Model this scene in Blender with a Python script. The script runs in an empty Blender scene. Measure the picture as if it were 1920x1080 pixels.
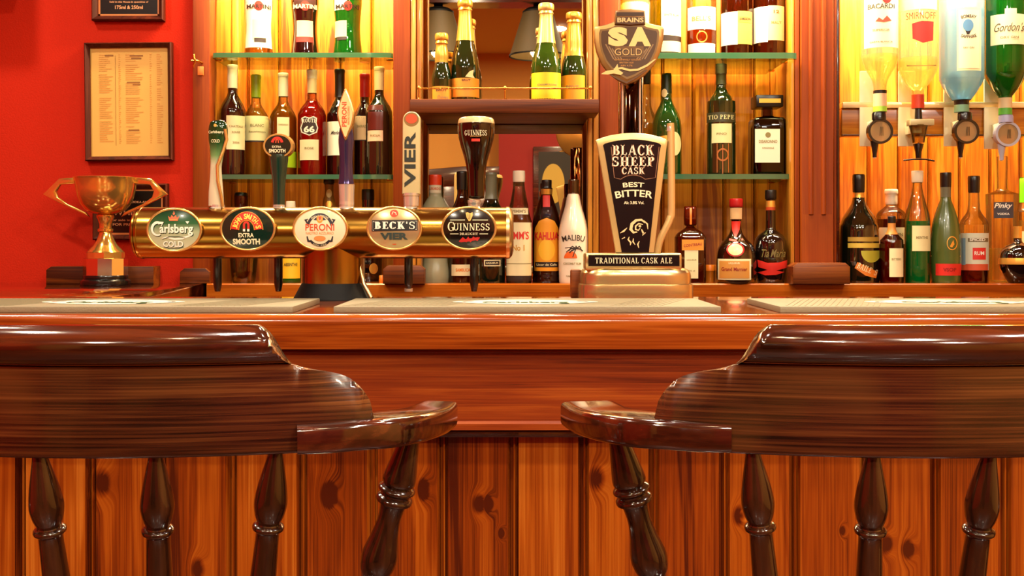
import bpy, bmesh, math, random
from math import sin, cos, pi, radians as R
from mathutils import Vector, Matrix
random.seed(7)
S = bpy.context.scene
C = S.collection

# ------------------------------------------------------------------ camera, light, exposure
F, HY, ZC = 2059.0, 449.0, 1.22          # focal length in px of a 1920 wide frame, horizon row, lens height
cam_d = bpy.data.cameras.new('camera'); cam = bpy.data.objects.new('camera', cam_d); C.objects.link(cam)
cam.location = (0, 0, ZC); cam.rotation_euler = (R(90), 0, 0)
cam_d.sensor_width = 36; cam_d.lens = 36 * F / 1920; cam_d.shift_y = -(540 - HY) / 1920
cam_d.clip_start = 0.02
S.camera = cam
S.view_settings.view_transform = 'Standard'; S.view_settings.look = 'None'
S.view_settings.gamma = 1; S.view_settings.use_curve_mapping = False
S.view_settings.exposure = 0.62
S.cycles.use_denoising = True
S.cycles.transparent_max_bounces = 32
S.cycles.max_bounces = 10
S.cycles.caustics_reflective = False; S.cycles.caustics_refractive = False
S.cycles.sample_clamp_indirect = 6
w = bpy.data.worlds.new('world'); S.world = w; w.use_nodes = True
w.node_tree.nodes['Background'].inputs[0].default_value = (1, .62, .3, 1)
w.node_tree.nodes['Background'].inputs[1].default_value = 0.03

def lamp(name, kind, loc, energy, col, size=.1, size_y=None, rot=(0, 0, 0), spread=None):
    d = bpy.data.lights.new(name, kind); d.energy = energy; d.color = col
    if kind == 'AREA':
        d.shape = 'RECTANGLE' if size_y else 'DISK'; d.size = size
        if size_y: d.size_y = size_y
        if spread: d.spread = R(spread)
    else:
        d.shadow_soft_size = size
    o = bpy.data.objects.new(name, d); C.objects.link(o); o.location = loc; o.rotation_euler = rot
    return o
WARM = (1, .76, .42); SOFT = (1, .87, .66); COOL = (1, .90, .78)
# strip lamps under the canopy of the back bar, one per bay; front ones added to brighten bottles and labels
lamp('strip_lamp', 'AREA', (-.55, 3.06, 2.12), 14, WARM, .40, .05, rot=(R(14), 0, 0))
lamp('strip_lamp', 'AREA', (-.55, 2.86, 2.13), 12, WARM, .40, .04, rot=(R(14), 0, 0))
lamp('strip_lamp', 'AREA', (.55, 3.06, 2.12), 13, WARM, .34, .05, rot=(R(14), 0, 0))
lamp('strip_lamp', 'AREA', (.55, 2.86, 2.13), 14, WARM, .34, .04, rot=(R(14), 0, 0))
lamp('strip_lamp', 'AREA', (1.22, 3.10, 2.12), 34, WARM, .60, .05, rot=(R(12), 0, 0))
lamp('strip_lamp', 'AREA', (1.22, 2.83, 2.13), 13, SOFT, .60, .04, rot=(R(14), 0, 0))
lamp('strip_lamp', 'AREA', (-.02, 2.93, 2.12), 5, WARM, .30, .05, rot=(R(8), 0, 0))
# ceiling downlights over the bar and over the customers' side, unseen and partly added as fill; rear row brightens mirror and metals
for (x, y, e, c) in [(-1.15, 1.25, 13, SOFT), (-.25, .75, 13, COOL), (.55, 1.15, 13, SOFT), (1.35, .7, 16, COOL), (-.95, .15, 18, SOFT), (.9, -.2, 20, SOFT), (-1.5, 2.3, 10, SOFT), (.1, 2.45, 6, SOFT), (-1.2, -1.2, 24, SOFT), (.3, -1.1, 24, SOFT), (1.5, -1.3, 22, SOFT)]:
    lamp('fill_downlight', 'AREA', (x, y, 2.62), e, c, .12)

# ------------------------------------------------------------------ helpers
def px(x, Y): return (x - 960) / F * Y
def pz(y, Y): return ZC - (y - HY) / F * Y
def mesh(name, V, Fc, mat, parent=None, smooth=True, ang=38):
    me = bpy.data.meshes.new(name); me.from_pydata([tuple(v) for v in V], [], Fc); me.validate()
    if mat: me.materials.append(mat)
    if smooth:
        for p in me.polygons: p.use_smooth = True
        me.set_sharp_from_angle(angle=R(ang))
    o = bpy.data.objects.new(name, me); C.objects.link(o)
    if parent: o.parent = parent
    return o
def bm_mesh(name, bm, mat, parent=None, smooth=True, ang=38):
    bmesh.ops.recalc_face_normals(bm, faces=bm.faces)
    me = bpy.data.meshes.new(name); bm.to_mesh(me); bm.free()
    if mat: me.materials.append(mat)
    if smooth:
        for p in me.polygons: p.use_smooth = True
        me.set_sharp_from_angle(angle=R(ang))
    o = bpy.data.objects.new(name, me); C.objects.link(o)
    if parent: o.parent = parent
    return o
def tag(o, label=None, cat=None, group=None, kind=None):
    if label: o['label'] = label
    if cat: o['category'] = cat
    if group: o['group'] = group
    if kind: o['kind'] = kind
    return o
def thing(name, label, cat, loc=(0, 0, 0), group=None, rz=0):
    o = bpy.data.objects.new(name, None); C.objects.link(o); o.location = loc; o.rotation_euler = (0, 0, rz)
    o.empty_display_size = .02
    return tag(o, label, cat, group)
def add_box(bm, x0, x1, y0, y1, z0, z1, bev=0, seg=2):
    r = bmesh.ops.create_cube(bm, size=1)
    vs = r['verts']
    for v in vs:
        v.co = Vector((x0 if v.co.x < 0 else x1, y0 if v.co.y < 0 else y1, z0 if v.co.z < 0 else z1))
    if bev:
        es = list({e for v in vs for e in v.link_edges})
        bmesh.ops.bevel(bm, geom=es, offset=bev, segments=seg, affect='EDGES', profile=.5)
def box(name, x0, x1, y0, y1, z0, z1, mat, parent=None, bev=0, seg=2):
    bm = bmesh.new(); add_box(bm, x0, x1, y0, y1, z0, z1, bev, seg)
    return bm_mesh(name, bm, mat, parent)
def smoothp(P, n=4):
    """Catmull-Rom through the points of P"""
    out = []
    for i in range(len(P) - 1):
        a, b, c, d = P[max(i - 1, 0)], P[i], P[i + 1], P[min(i + 2, len(P) - 1)]
        for k in range(n):
            t = k / n
            out.append(tuple(.5 * (2 * q + (r - p) * t + (2 * p - 5 * q + 4 * r - s) * t * t + (3 * q - p - 3 * r + s) * t ** 3) for p, q, r, s in zip(a, b, c, d)))
    out.append(tuple(P[-1])); return out
def lathe_vf(prof, n=32, sx=1, sy=1, sq=0):
    """prof = (radius, z); sq > 0 squares the section"""
    V, Fc = [], []
    for r, z in prof:
        r = max(r, 1e-5)
        for k in range(n):
            a = 2 * pi * (k + .5) / n; c, s = cos(a), sin(a)
            if sq:
                e = 2 / (2 + sq * 8); c = math.copysign(abs(c) ** e, c); s = math.copysign(abs(s) ** e, s)
            V.append((r * c * sx, r * s * sy, z))
    m = len(prof)
    for i in range(m - 1):
        for k in range(n):
            a, b = i * n + k, i * n + (k + 1) % n
            Fc.append((a, b, b + n, a + n))
    return V, Fc
def lathe(name, prof, mat, parent=None, n=32, sx=1, sy=1, sq=0, off=(0, 0, 0), M=None, ang=38):
    V, Fc = lathe_vf(prof, n, sx, sy, sq)
    if M: V = [M @ Vector(v) for v in V]
    V = [(v[0] + off[0], v[1] + off[1], v[2] + off[2]) for v in V]
    bm = bmesh.new()
    bv = [bm.verts.new(v) for v in V]
    for f in Fc: bm.faces.new([bv[i] for i in f])
    bmesh.ops.remove_doubles(bm, verts=bm.verts, dist=3e-5)
    return bm_mesh(name, bm, mat, parent, ang=ang)
def tube_vf(pts, rad, n=12, cap=True):
    P = [Vector(p) for p in pts]; V, Fc = [], []
    if not hasattr(rad, '__len__'): rad = [rad] * len(P)
    up = None
    for i, p in enumerate(P):
        t = (P[min(i + 1, len(P) - 1)] - P[max(i - 1, 0)]).normalized()
        if up is None:
            up = Vector((0, 0, 1)) if abs(t.z) < .9 else Vector((1, 0, 0))
        s = t.cross(up).normalized(); up = s.cross(t).normalized()
        for k in range(n):
            a = 2 * pi * k / n
            V.append(p + (s * cos(a) + up * sin(a)) * rad[i])
    for i in range(len(P) - 1):
        for k in range(n):
            a, b = i * n + k, i * n + (k + 1) % n
            Fc.append((a, b, b + n, a + n))
    if cap:
        Fc.append(tuple(range(n - 1, -1, -1))); Fc.append(tuple(range(len(V) - n, len(V))))
    return V, Fc
def tube(name, pts, rad, mat, parent=None, n=12):
    V, Fc = tube_vf(pts, rad, n); return mesh(name, V, Fc, mat, parent)
def prism(name, out, y0, y1, mat, parent=None, bev=0, M=None, seg=2, plane='xz'):
    """extrude a closed outline (x, z) from y0 to y1 (or plan outline (x, y) from z0 to z1)"""
    bm = bmesh.new()
    g = (lambda p, d: (p[0], d, p[1])) if plane == 'xz' else (lambda p, d: (p[0], p[1], d))
    a = [bm.verts.new(g(p, y0)) for p in out]; b = [bm.verts.new(g(p, y1)) for p in out]
    n = len(out)
    fa = bm.faces.new(a); fb = bm.faces.new(b[::-1])
    for i in range(n): bm.faces.new([a[i], b[i], b[(i + 1) % n], a[(i + 1) % n]])
    bmesh.ops.recalc_face_normals(bm, faces=bm.faces)
    if bev:
        es = [e for e in list(fa.edges) + list(fb.edges)]
        bmesh.ops.bevel(bm, geom=es, offset=bev, segments=seg, affect='EDGES', profile=.5)
    if M: bmesh.ops.transform(bm, matrix=M, verts=bm.verts)
    bmesh.ops.triangulate(bm, faces=[f for f in bm.faces if len(f.verts) > 4])
    return bm_mesh(name, bm, mat, parent)
def ell(cx, cz, rx, rz, n=40, a0=0, a1=2 * pi):
    return [(cx + rx * cos(a0 + (a1 - a0) * k / n), cz + rz * sin(a0 + (a1 - a0) * k / n)) for k in range(n)]
# ---- flat marks laid on a surface: map(u, v, h) -> local point, h = height above the surface
def on_flat(y0, x0=0, z0=0): return lambda u, v, h: (x0 + u, y0 - h, z0 + v)
def on_cyl(r, a0=0, sy=1): return lambda u, v, h: ((r + h) * sin(u / r + a0), -(r + h) * cos(u / r + a0) * sy, v)
def on_dome(y0, rx, rz, bulge, x0=0, z0=0):
    def m(u, v, h):
        q = min(1, (u / rx) ** 2 + (v / rz) ** 2)
        return (x0 + u, y0 - bulge * (1 - q) - h, z0 + v)
    return m
def patch(name, u0, u1, v0, v1, mat, parent, mp, h=.0004, nu=14, nv=1):
    V = [mp(u0 + (u1 - u0) * i / nu, v0 + (v1 - v0) * j / nv, h) for j in range(nv + 1) for i in range(nu + 1)]
    Fc = [(j * (nu + 1) + i, j * (nu + 1) + i + 1, (j + 1) * (nu + 1) + i + 1, (j + 1) * (nu + 1) + i) for j in range(nv) for i in range(nu)]
    return mesh(name, V, Fc, mat, parent)
def disc(name, cx, cz, rx, rz, mat, parent, mp, h=.0005, n=36, rings=5, r0=0):
    V, Fc = [], []
    for j in range(rings + 1):
        q = r0 + (1 - r0) * j / rings
        for k in range(n): V.append(mp(cx + rx * q * cos(2 * pi * k / n), cz + rz * q * sin(2 * pi * k / n), h))
    for j in range(rings):
        for k in range(n): Fc.append((j * n + k, j * n + (k + 1) % n, (j + 1) * n + (k + 1) % n, (j + 1) * n + k))
    return mesh(name, V, Fc, mat, parent)
def poly(name, pts, mat, parent, mp, h=.0006, sub=0):
    bm = bmesh.new(); f = bm.faces.new([bm.verts.new((p[0], p[1], 0)) for p in pts])
    bmesh.ops.triangulate(bm, faces=bm.faces)
    if sub: bmesh.ops.subdivide_edges(bm, edges=bm.edges, cuts=sub, use_grid_fill=True)
    for v in bm.verts: v.co = Vector(mp(v.co.x, v.co.y, h))
    return bm_mesh(name, bm, mat, parent)
def stroke(name, pts, wd, mat, parent, mp, h=.0007, closed=False):
    """a painted line of width wd (or one width per point) along pts"""
    P = [Vector((p[0], p[1])) for p in pts]; n = len(P); V, Fc = [], []
    ws = wd if hasattr(wd, '__len__') else [wd] * n
    for i, p in enumerate(P):
        a = P[(i - 1) % n] if closed or i else p; b = P[(i + 1) % n] if closed or i < n - 1 else p
        t = (b - a).normalized(); q = Vector((-t.y, t.x)) * ws[i] / 2
        V += [mp(p.x + q.x, p.y + q.y, h), mp(p.x - q.x, p.y - q.y, h)]
    for i in range(n if closed else n - 1):
        j = (i + 1) % n; Fc.append((2 * i, 2 * i + 1, 2 * j + 1, 2 * j))
    return mesh(name, V, Fc, mat, parent)
_T = {}
def glyphs(s, bold, sp):
    k = (s, bold, sp)
    if k not in _T:
        cu = bpy.data.curves.new('t', 'FONT'); cu.body = s; cu.size = 1; cu.offset = bold; cu.space_character = sp; cu.resolution_u = 3
        o = bpy.data.objects.new('t', cu); me = o.to_mesh()
        V = [(v.co.x, v.co.y) for v in me.vertices]; Fc = [tuple(p.vertices) for p in me.polygons]
        o.to_mesh_clear(); bpy.data.objects.remove(o); bpy.data.curves.remove(cu)
        _T[k] = V, Fc
    return _T[k]
def sans(s, bold=.02, sp=1): return glyphs(s, bold, sp)
# a slab-serif alphabet drawn with strokes: V stem, H bar, D diagonal, A arc
def _q(V, Fc, pts):
    i = len(V); V += pts; Fc.append(tuple(range(i, i + len(pts))))
def _stem(V, Fc, x, t, y0=0, y1=1, top=1, bot=1, s=.09):
    _q(V, Fc, [(x - t / 2, y0), (x + t / 2, y0), (x + t / 2, y1), (x - t / 2, y1)])
    for y, f in ((y1 - .055, top), (y0, bot)):
        if f: _q(V, Fc, [(x - t / 2 - s, y), (x + t / 2 + s, y), (x + t / 2 + s, y + .055), (x - t / 2 - s, y + .055)])
def _bar(V, Fc, x0, x1, y, t=.07): _q(V, Fc, [(x0, y - t / 2), (x1, y - t / 2), (x1, y + t / 2), (x0, y + t / 2)])
def _diag(V, Fc, x0, y0, x1, y1, t): _q(V, Fc, [(x0 - t / 2, y0), (x0 + t / 2, y0), (x1 + t / 2, y1), (x1 - t / 2, y1)])
def _arc(V, Fc, cx, cy, rx, ry, a0, a1, tx, ty=.07, n=14):
    for k in range(n):
        a, b = R(a0 + (a1 - a0) * k / n), R(a0 + (a1 - a0) * (k + 1) / n)
        g = lambda a, o: (cx + (rx - o * tx) * cos(a), cy + (ry - o * ty) * sin(a))
        _q(V, Fc, [g(a, 0), g(b, 0), g(b, 1), g(a, 1)])
def slab(s, bold=1, sp=.12):
    t = .17 * bold; X = 0; V, Fc = [], []
    for ch in s:
        v, f = [], []; wd = .62
        if ch == ' ': X += .38; continue
        if ch in 'BEFHKLPRDMNIT': 
            x0 = t / 2 + .09
        if ch == 'I': _stem(v, f, x0, t); wd = t + .18
        if ch == 'L': _stem(v, f, x0, t); _bar(v, f, x0, .58, .035); _bar(v, f, .51, .58, .13, .26)
        if ch == 'T': wd = .66; _stem(v, f, .33, t, top=0); _bar(v, f, 0, .66, .96, .08); _bar(v, f, 0, .07, .86, .25); _bar(v, f, .59, .66, .86, .25)
        if ch in 'EF':
            _stem(v, f, x0, t); _bar(v, f, x0, .58, .96); _bar(v, f, .51, .58, .87, .24); _bar(v, f, x0, .45, .52); _bar(v, f, .39, .45, .52, .24)
            if ch == 'E': _bar(v, f, x0, .62, .035); _bar(v, f, .55, .62, .13, .26)
        if ch == 'H': wd = .80; _stem(v, f, x0, t); _stem(v, f, .80 - x0, t); _bar(v, f, x0, .80 - x0, .51)
        if ch == 'N': wd = .80; _stem(v, f, x0, .08, bot=1); _stem(v, f, .72, .08, bot=0); _diag(v, f, .14, 1, .68, 0, t)
        if ch == 'K': wd = .76; _stem(v, f, x0, t); _diag(v, f, x0 + t / 2, .42, .62, 1, .09); _diag(v, f, .36, .62, .64, 0, t); _bar(v, f, .50, .74, .97, .055); _bar(v, f, .52, .78, .028, .055)
        if ch in 'BPR':
            wd = .64; _stem(v, f, x0, t); _arc(v, f, .30, .745, .30, .255, -90, 90, t); _bar(v, f, x0, .31, .965); _bar(v, f, x0, .31, .525)
            if ch == 'B': wd = .68; _arc(v, f, .32, .275, .35, .275, -90, 90, t); _bar(v, f, x0, .33, .035)
            if ch == 'R': wd = .72; _diag(v, f, .34, .5, .62, 0, t); _bar(v, f, .54, .76, .028, .055)
        if ch == 'D': wd = .74; _stem(v, f, x0, t); _arc(v, f, .30, .5, .42, .5, -90, 90, t); _bar(v, f, x0, .31, .965); _bar(v, f, x0, .31, .035)
        if ch in 'CG':
            wd = .68; _arc(v, f, .36, .5, .36, .51, 60 if ch == 'G' else 42, 292 if ch == 'G' else 318, t); _bar(v, f, .57, .64, .83, .24)
            if ch == 'G': wd = .76; _stem(v, f, .58, t, .06, .40, bot=0)
            else: _bar(v, f, .59, .64, .2, .16)
        if ch == 'O': wd = .74; _arc(v, f, .37, .5, .37, .51, 0, 360, t, n=24)
        if ch == 'S':
            wd = .60; _arc(v, f, .29, .745, .27, .265, 40, 250, .12, .09); _arc(v, f, .30, .265, .29, .275, -140, 80, .15, .09)
            _diag(v, f, .17, .60, .42, .42, .24); _bar(v, f, .48, .54, .84, .28); _bar(v, f, .03, .09, .17, .28)
        if ch == 'A': wd = .78; _diag(v, f, .09, 0, .37, 1, .08); _diag(v, f, .66, 0, .40, 1, t); _bar(v, f, .20, .60, .33); _bar(v, f, 0, .2, .028, .055); _bar(v, f, .54, .80, .028, .055)
        if ch == 'U': wd = .80; _stem(v, f, .17, t, .3, 1, bot=0); _stem(v, f, .66, .08, .3, 1, bot=0); _arc(v, f, .395, .32, .31, .33, 180, 360, t * .9, .08)
        if ch == 'M': wd = .96; _stem(v, f, .14, .08); _stem(v, f, .82, t); _diag(v, f, .46, 0, .16, 1, t); _diag(v, f, .46, 0, .80, 1, .08)
        if ch == "'": wd = .2; _bar(v, f, .03, .15, .86, .28)
        i = len(V); V += [(a + X, b) for a, b in v]; Fc += [tuple(k + i for k in q) for q in f]; X += wd + sp
    return V, Fc
def write(parent, s, cx, cz, wd, ht, mat, mp, h=.0008, font=sans, arc=0, rot=0, shear=0, name='lettering', fat=None, taper=0, sp=1):
    V, Fc = font(s, *( [fat] if fat is not None else [])) if sp == 1 else font(s, fat if fat is not None else .02, sp)
    if not V: return
    x0, x1 = min(v[0] for v in V), max(v[0] for v in V); y0, y1 = min(v[1] for v in V), max(v[1] for v in V)
    out = []
    for x, y in V:
        u = (x - (x0 + x1) / 2) / (x1 - x0) * wd; v = (y - (y0 + y1) / 2) / (y1 - y0) * ht
        v *= 1 + taper * u / wd
        u += shear * v
        if arc:                                # bend over a circle of radius |arc|; arc > 0 bulges up
            a = u / arc; rr = arc + v; u, v = rr * sin(a), rr * cos(a) - arc
        if rot: u, v = u * cos(rot) - v * sin(rot), u * sin(rot) + v * cos(rot)
        out.append(mp(cx + u, cz + v, h))
    return mesh(name, out, Fc, mat, parent, smooth=False)
# ------------------------------------------------------------------ materials
def lin(c):
    if isinstance(c, str):
        c = [int(c[i:i + 2], 16) / 255 for i in (0, 2, 4)]
        c = [x / 12.92 if x <= .04045 else ((x + .055) / 1.055) ** 2.4 for x in c]
    return (c[0], c[1], c[2], 1)
def new_mat(name):
    m = bpy.data.materials.new(name); m.use_nodes = True; nt = m.node_tree
    return m, nt, nt.nodes['Principled BSDF'], nt.links
def plain(name, col, rough=.45, metal=0, coat=0, spec=.5, bump=0, bscale=200, var=0, emit=0):
    m, nt, b, L = new_mat(name); n = nt.nodes
    b.inputs['Base Color'].default_value = lin(col); b.inputs['Roughness'].default_value = rough
    b.inputs['Metallic'].default_value = metal; b.inputs['Coat Weight'].default_value = coat; b.inputs['Coat Roughness'].default_value = .05
    b.inputs['Specular IOR Level'].default_value = spec
    tc = n.new('ShaderNodeTexCoord'); nz = n.new('ShaderNodeTexNoise'); nz.inputs['Scale'].default_value = bscale; nz.inputs['Detail'].default_value = 3
    L.new(tc.outputs['Object'], nz.inputs['Vector'])
    if var:
        mx = n.new('ShaderNodeMix'); mx.data_type = 'RGBA'; mx.blend_type = 'MULTIPLY'; mx.inputs[0].default_value = var
        mx.inputs[6].default_value = lin(col); L.new(nz.outputs[0], mx.inputs[7]); L.new(mx.outputs[2], b.inputs['Base Color'])
    if bump:
        bp = n.new('ShaderNodeBump'); bp.inputs['Strength'].default_value = bump; bp.inputs['Distance'].default_value = .002
        L.new(nz.outputs[0], bp.inputs['Height']); L.new(bp.outputs[0], b.inputs['Normal'])
    return m
def wood(name, cols, axis='x', scale=1, rough=.3, coat=.5, stretch=14, rings=.5, knots=(), island=True, fine=.35, patch=0, sheencol=None, vary=.16, spec=.5, flat=None):
    """stained timber: cols dark to light, grain along axis; knots = (x, z, size) in object space"""
    m, nt, b, L = new_mat(name); n = nt.nodes
    tc = n.new('ShaderNodeTexCoord'); vec = tc.outputs['Object']
    if island:
        ge = n.new('ShaderNodeNewGeometry'); mu = n.new('ShaderNodeVectorMath'); mu.operation = 'MULTIPLY_ADD'
        cx = n.new('ShaderNodeCombineXYZ')
        for k in range(3): L.new(ge.outputs['Random Per Island'], cx.inputs[k])
        L.new(cx.outputs[0], mu.inputs[0]); mu.inputs[1].default_value = (7.3, 3.1, 5.7); L.new(vec, mu.inputs[2]); vec = mu.outputs[0]
    kd = None
    for kx, kz, ks in knots:
        vm = n.new('ShaderNodeVectorMath'); vm.operation = 'SUBTRACT'; L.new(tc.outputs['Object'], vm.inputs[0]); vm.inputs[1].default_value = (kx, 0, kz)
        sc = n.new('ShaderNodeVectorMath'); sc.operation = 'MULTIPLY'; L.new(vm.outputs[0], sc.inputs[0]); sc.inputs[1].default_value = (1 / ks, 0, .62 / ks)
        ln = n.new('ShaderNodeVectorMath'); ln.operation = 'LENGTH'; L.new(sc.outputs[0], ln.inputs[0])
        if kd is None: kd = ln.outputs['Value']
        else:
            mi = n.new('ShaderNodeMath'); mi.operation = 'MINIMUM'; L.new(kd, mi.inputs[0]); L.new(ln.outputs['Value'], mi.inputs[1]); kd = mi.outputs[0]
    mp = n.new('ShaderNodeMapping'); s = [scale * stretch] * 3; s['xyz'.index(axis)] = scale
    if flat: s['xyz'.index(flat)] = scale
    mp.inputs['Scale'].default_value = s
    if kd is not None:     # the grain flows round the knots
        fo = n.new('ShaderNodeMapRange'); fo.inputs[1].default_value = 0; fo.inputs[2].default_value = 4; fo.inputs[3].default_value = .02; fo.inputs[4].default_value = 0
        fo.interpolation_type = 'SMOOTHSTEP'; L.new(kd, fo.inputs[0])
        cb = n.new('ShaderNodeCombineXYZ'); L.new(fo.outputs[0], cb.inputs[0])
        ad = n.new('ShaderNodeVectorMath'); ad.operation = 'ADD'; L.new(vec, ad.inputs[0]); L.new(cb.outputs[0], ad.inputs[1]); vec = ad.outputs[0]
    L.new(vec, mp.inputs[0])
    n1 = n.new('ShaderNodeTexNoise'); n1.inputs['Scale'].default_value = 1.6; n1.inputs['Detail'].default_value = 4; n1.inputs['Distortion'].default_value = .6
    L.new(mp.outputs[0], n1.inputs['Vector'])
    wv = n.new('ShaderNodeMath'); wv.operation = 'SINE'; w0 = n.new('ShaderNodeMath'); w0.operation = 'MULTIPLY'; w0.inputs[1].default_value = 34
    L.new(n1.outputs[0], w0.inputs[0]); L.new(w0.outputs[0], wv.inputs[0])
    m2 = n.new('ShaderNodeMapping'); s2 = [scale * stretch * 9] * 3; s2['xyz'.index(axis)] = scale * 2.2
    if flat: s2['xyz'.index(flat)] = scale * 2.2
    b.inputs['Specular IOR Level'].default_value = spec; m2.inputs['Scale'].default_value = s2
    L.new(vec, m2.inputs[0])
    n2 = n.new('ShaderNodeTexNoise'); n2.inputs['Scale'].default_value = 2.2; n2.inputs['Detail'].default_value = 3; L.new(m2.outputs[0], n2.inputs['Vector'])
    def math(op, a, bb, c=None):
        q = n.new('ShaderNodeMath'); q.operation = op
        for i, v in enumerate((a, bb, c)):
            if v is None: continue
            if isinstance(v, (int, float)): q.inputs[i].default_value = v
            else: L.new(v, q.inputs[i])
        return q.outputs[0]
    f = math('MULTIPLY_ADD', wv.outputs[0], rings * .22, n1.outputs[0])
    f = math('MULTIPLY_ADD', math('SUBTRACT', n2.outputs[0], .5), fine * 1.6, f)
    if island: f = math('MULTIPLY_ADD', math('SUBTRACT', ge.outputs['Random Per Island'], .5), vary, f)
    if kd is not None:
        kr = n.new('ShaderNodeMapRange'); kr.inputs[1].default_value = .3; kr.inputs[2].default_value = 2.0; kr.inputs[3].default_value = .6; kr.inputs[4].default_value = 0
        L.new(kd, kr.inputs[0]); f = math('SUBTRACT', f, kr.outputs[0])
    rp = n.new('ShaderNodeValToRGB'); e = rp.color_ramp.elements
    e[0].position = .22; e[0].color = lin(cols[0]); e[1].position = .82; e[1].color = lin(cols[-1])
    for i, c in enumerate(cols[1:-1]):
        q = rp.color_ramp.elements.new(.22 + .6 * (i + 1) / (len(cols) - 1)); q.color = lin(c)
    L.new(f, rp.inputs[0]); colr = rp.outputs[0]
    if patch:
        n3 = n.new('ShaderNodeTexNoise'); n3.inputs['Scale'].default_value = 6; n3.inputs['Detail'].default_value = 2; L.new(tc.outputs['Object'], n3.inputs['Vector'])
        mr = n.new('ShaderNodeMapRange'); mr.inputs[1].default_value = .5; mr.inputs[2].default_value = .72; mr.inputs[4].default_value = patch; L.new(n3.outputs[0], mr.inputs[0])
        mx = n.new('ShaderNodeMix'); mx.data_type = 'RGBA'; L.new(mr.outputs[0], mx.inputs[0]); L.new(colr, mx.inputs[6]); mx.inputs[7].default_value = lin(sheencol); colr = mx.outputs[2]
    L.new(colr, b.inputs['Base Color'])
    b.inputs['Roughness'].default_value = rough; b.inputs['Coat Weight'].default_value = coat; b.inputs['Coat Roughness'].default_value = .08
    bp = n.new('ShaderNodeBump'); bp.inputs['Strength'].default_value = .12; bp.inputs['Distance'].default_value = .001
    L.new(n2.outputs[0], bp.inputs['Height']); L.new(bp.outputs[0], b.inputs['Normal'])
    return m
def glassy(name, tint, edge=None, gloss=.16, rough=.02, milk=0, milkcol=None):
    """thin bottle or sheet glass: lets tinted light straight through and mirrors at grazing angles"""
    m, nt, b, L = new_mat(name); n = nt.nodes; n.remove(b)
    out = n['Material Output']
    tr = n.new('ShaderNodeBsdfTransparent'); gl = n.new('ShaderNodeBsdfGlossy'); gl.inputs['Roughness'].default_value = rough
    lw = n.new('ShaderNodeLayerWeight'); lw.inputs['Blend'].default_value = .35
    mx = n.new('ShaderNodeMix'); mx.data_type = 'RGBA'; mx.inputs[6].default_value = lin(tint)
    mx.inputs[7].default_value = lin(edge or tint); L.new(lw.outputs['Facing'], mx.inputs[0]); L.new(mx.outputs[2], tr.inputs[0])
    fr = n.new('ShaderNodeFresnel'); fr.inputs[0].default_value = 1.5
    mr = n.new('ShaderNodeMapRange'); mr.inputs[1].default_value = 0; mr.inputs[2].default_value = 1; mr.inputs[3].default_value = gloss * .25; mr.inputs[4].default_value = min(1, gloss * 5)
    L.new(fr.outputs[0], mr.inputs[0])
    ms = n.new('ShaderNodeMixShader'); L.new(mr.outputs[0], ms.inputs[0])
    base = tr.outputs[0]
    if milk:
        df = n.new('ShaderNodeBsdfTranslucent'); d2 = n.new('ShaderNodeBsdfDiffuse'); a2 = n.new('ShaderNodeMixShader')
        df.inputs[0].default_value = lin(milkcol); d2.inputs[0].default_value = lin(milkcol); L.new(df.outputs[0], a2.inputs[1]); L.new(d2.outputs[0], a2.inputs[2])
        m2 = n.new('ShaderNodeMixShader'); m2.inputs[0].default_value = milk; L.new(base, m2.inputs[1]); L.new(a2.outputs[0], m2.inputs[2]); base = m2.outputs[0]
    L.new(base, ms.inputs[1]); L.new(gl.outputs[0], ms.inputs[2]); L.new(ms.outputs[0], out.inputs[0])
    return m
_P = {}
def ink(c, rough=.5, metal=0):
    k = (c, rough, metal)
    if k not in _P: _P[k] = plain('ink_' + c, c, rough, metal)
    return _P[k]
W_bar = wood('bar_mahogany', ['581e06', '7e320a', '984610', 'b05a1c'], 'x', 1, .16, .9, 26, .3)
W_fascia = wood('fascia_mahogany', ['4e1806', '7c2e0a', '924010', 'a45218'], 'x', 1, .3, .5, 30, .25)
W_counter = wood('counter_pine', ['7a3206', 'a4500e', 'b8641a'], 'x', 1, .2, .7, 14, .3)
W_dark = wood('dark_oak', ['1c0703', '3a1206', '5a2410'], 'x', 1, .25, .7, 14, .4)
W_flap = wood('polished_rosewood', ['2e0b04', '4e1808', '74300f'], 'x', 1, .05, 1, 14, .4)
W_post = wood('post_mahogany', ['742a05', '843607', '94440a'], 'z', 1, .45, 0, 16, .15, spec=.25)
W_pine = wood('bay_pine', ['7a3204', 'a85a0e', 'c27418', 'ce8426'], 'z', 1, .35, .3, 14, .5)
W_pine_edge = wood('edge_pine', ['a05a12', 'd08a2c', 'e4a848'], 'z', 1, .35, .3, 14, .4)
W_shelf = wood('shelf_mahogany', ['3a1404', '68300a', '844410'], 'x', 1, .4, 0, 16, .4, spec=.3)
W_chair = wood('chair_walnut', ['1c0a04', '3a190b', '502812', '6a3c1c'], 'x', 1, .26, .55, 22, .3, island=False, fine=.95, patch=.55, sheencol='6e4820', flat='y')  # patch paints broad soft reflections into the crest rail colour
W_arm = wood('arm_walnut', ['1e0a04', '3c160a', '5a2610'], 'x', 1.4, .12, 1, 14, .5, island=False, fine=.3)
W_turn = wood('turned_walnut', ['160804', '2e160a', '452614'], 'z', 1, .16, .9, 14, .4, island=False)
M_red = plain('red_plaster', 'c2260b', .8, spec=.15, bump=.35, bscale=260, var=.25)
M_ochre = plain('ochre_plaster', 'd49644', .8, bump=.2, bscale=200, var=.2)
M_cream = plain('cream_ceiling', 'e0c898', .85)
M_floor = wood('floor_boards', ['2a1006', '55260e', '7a3c16'], 'x', 1, .4, .3, 12, .4)
M_brass = plain('brass', 'd09a40', .2, 1)
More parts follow.
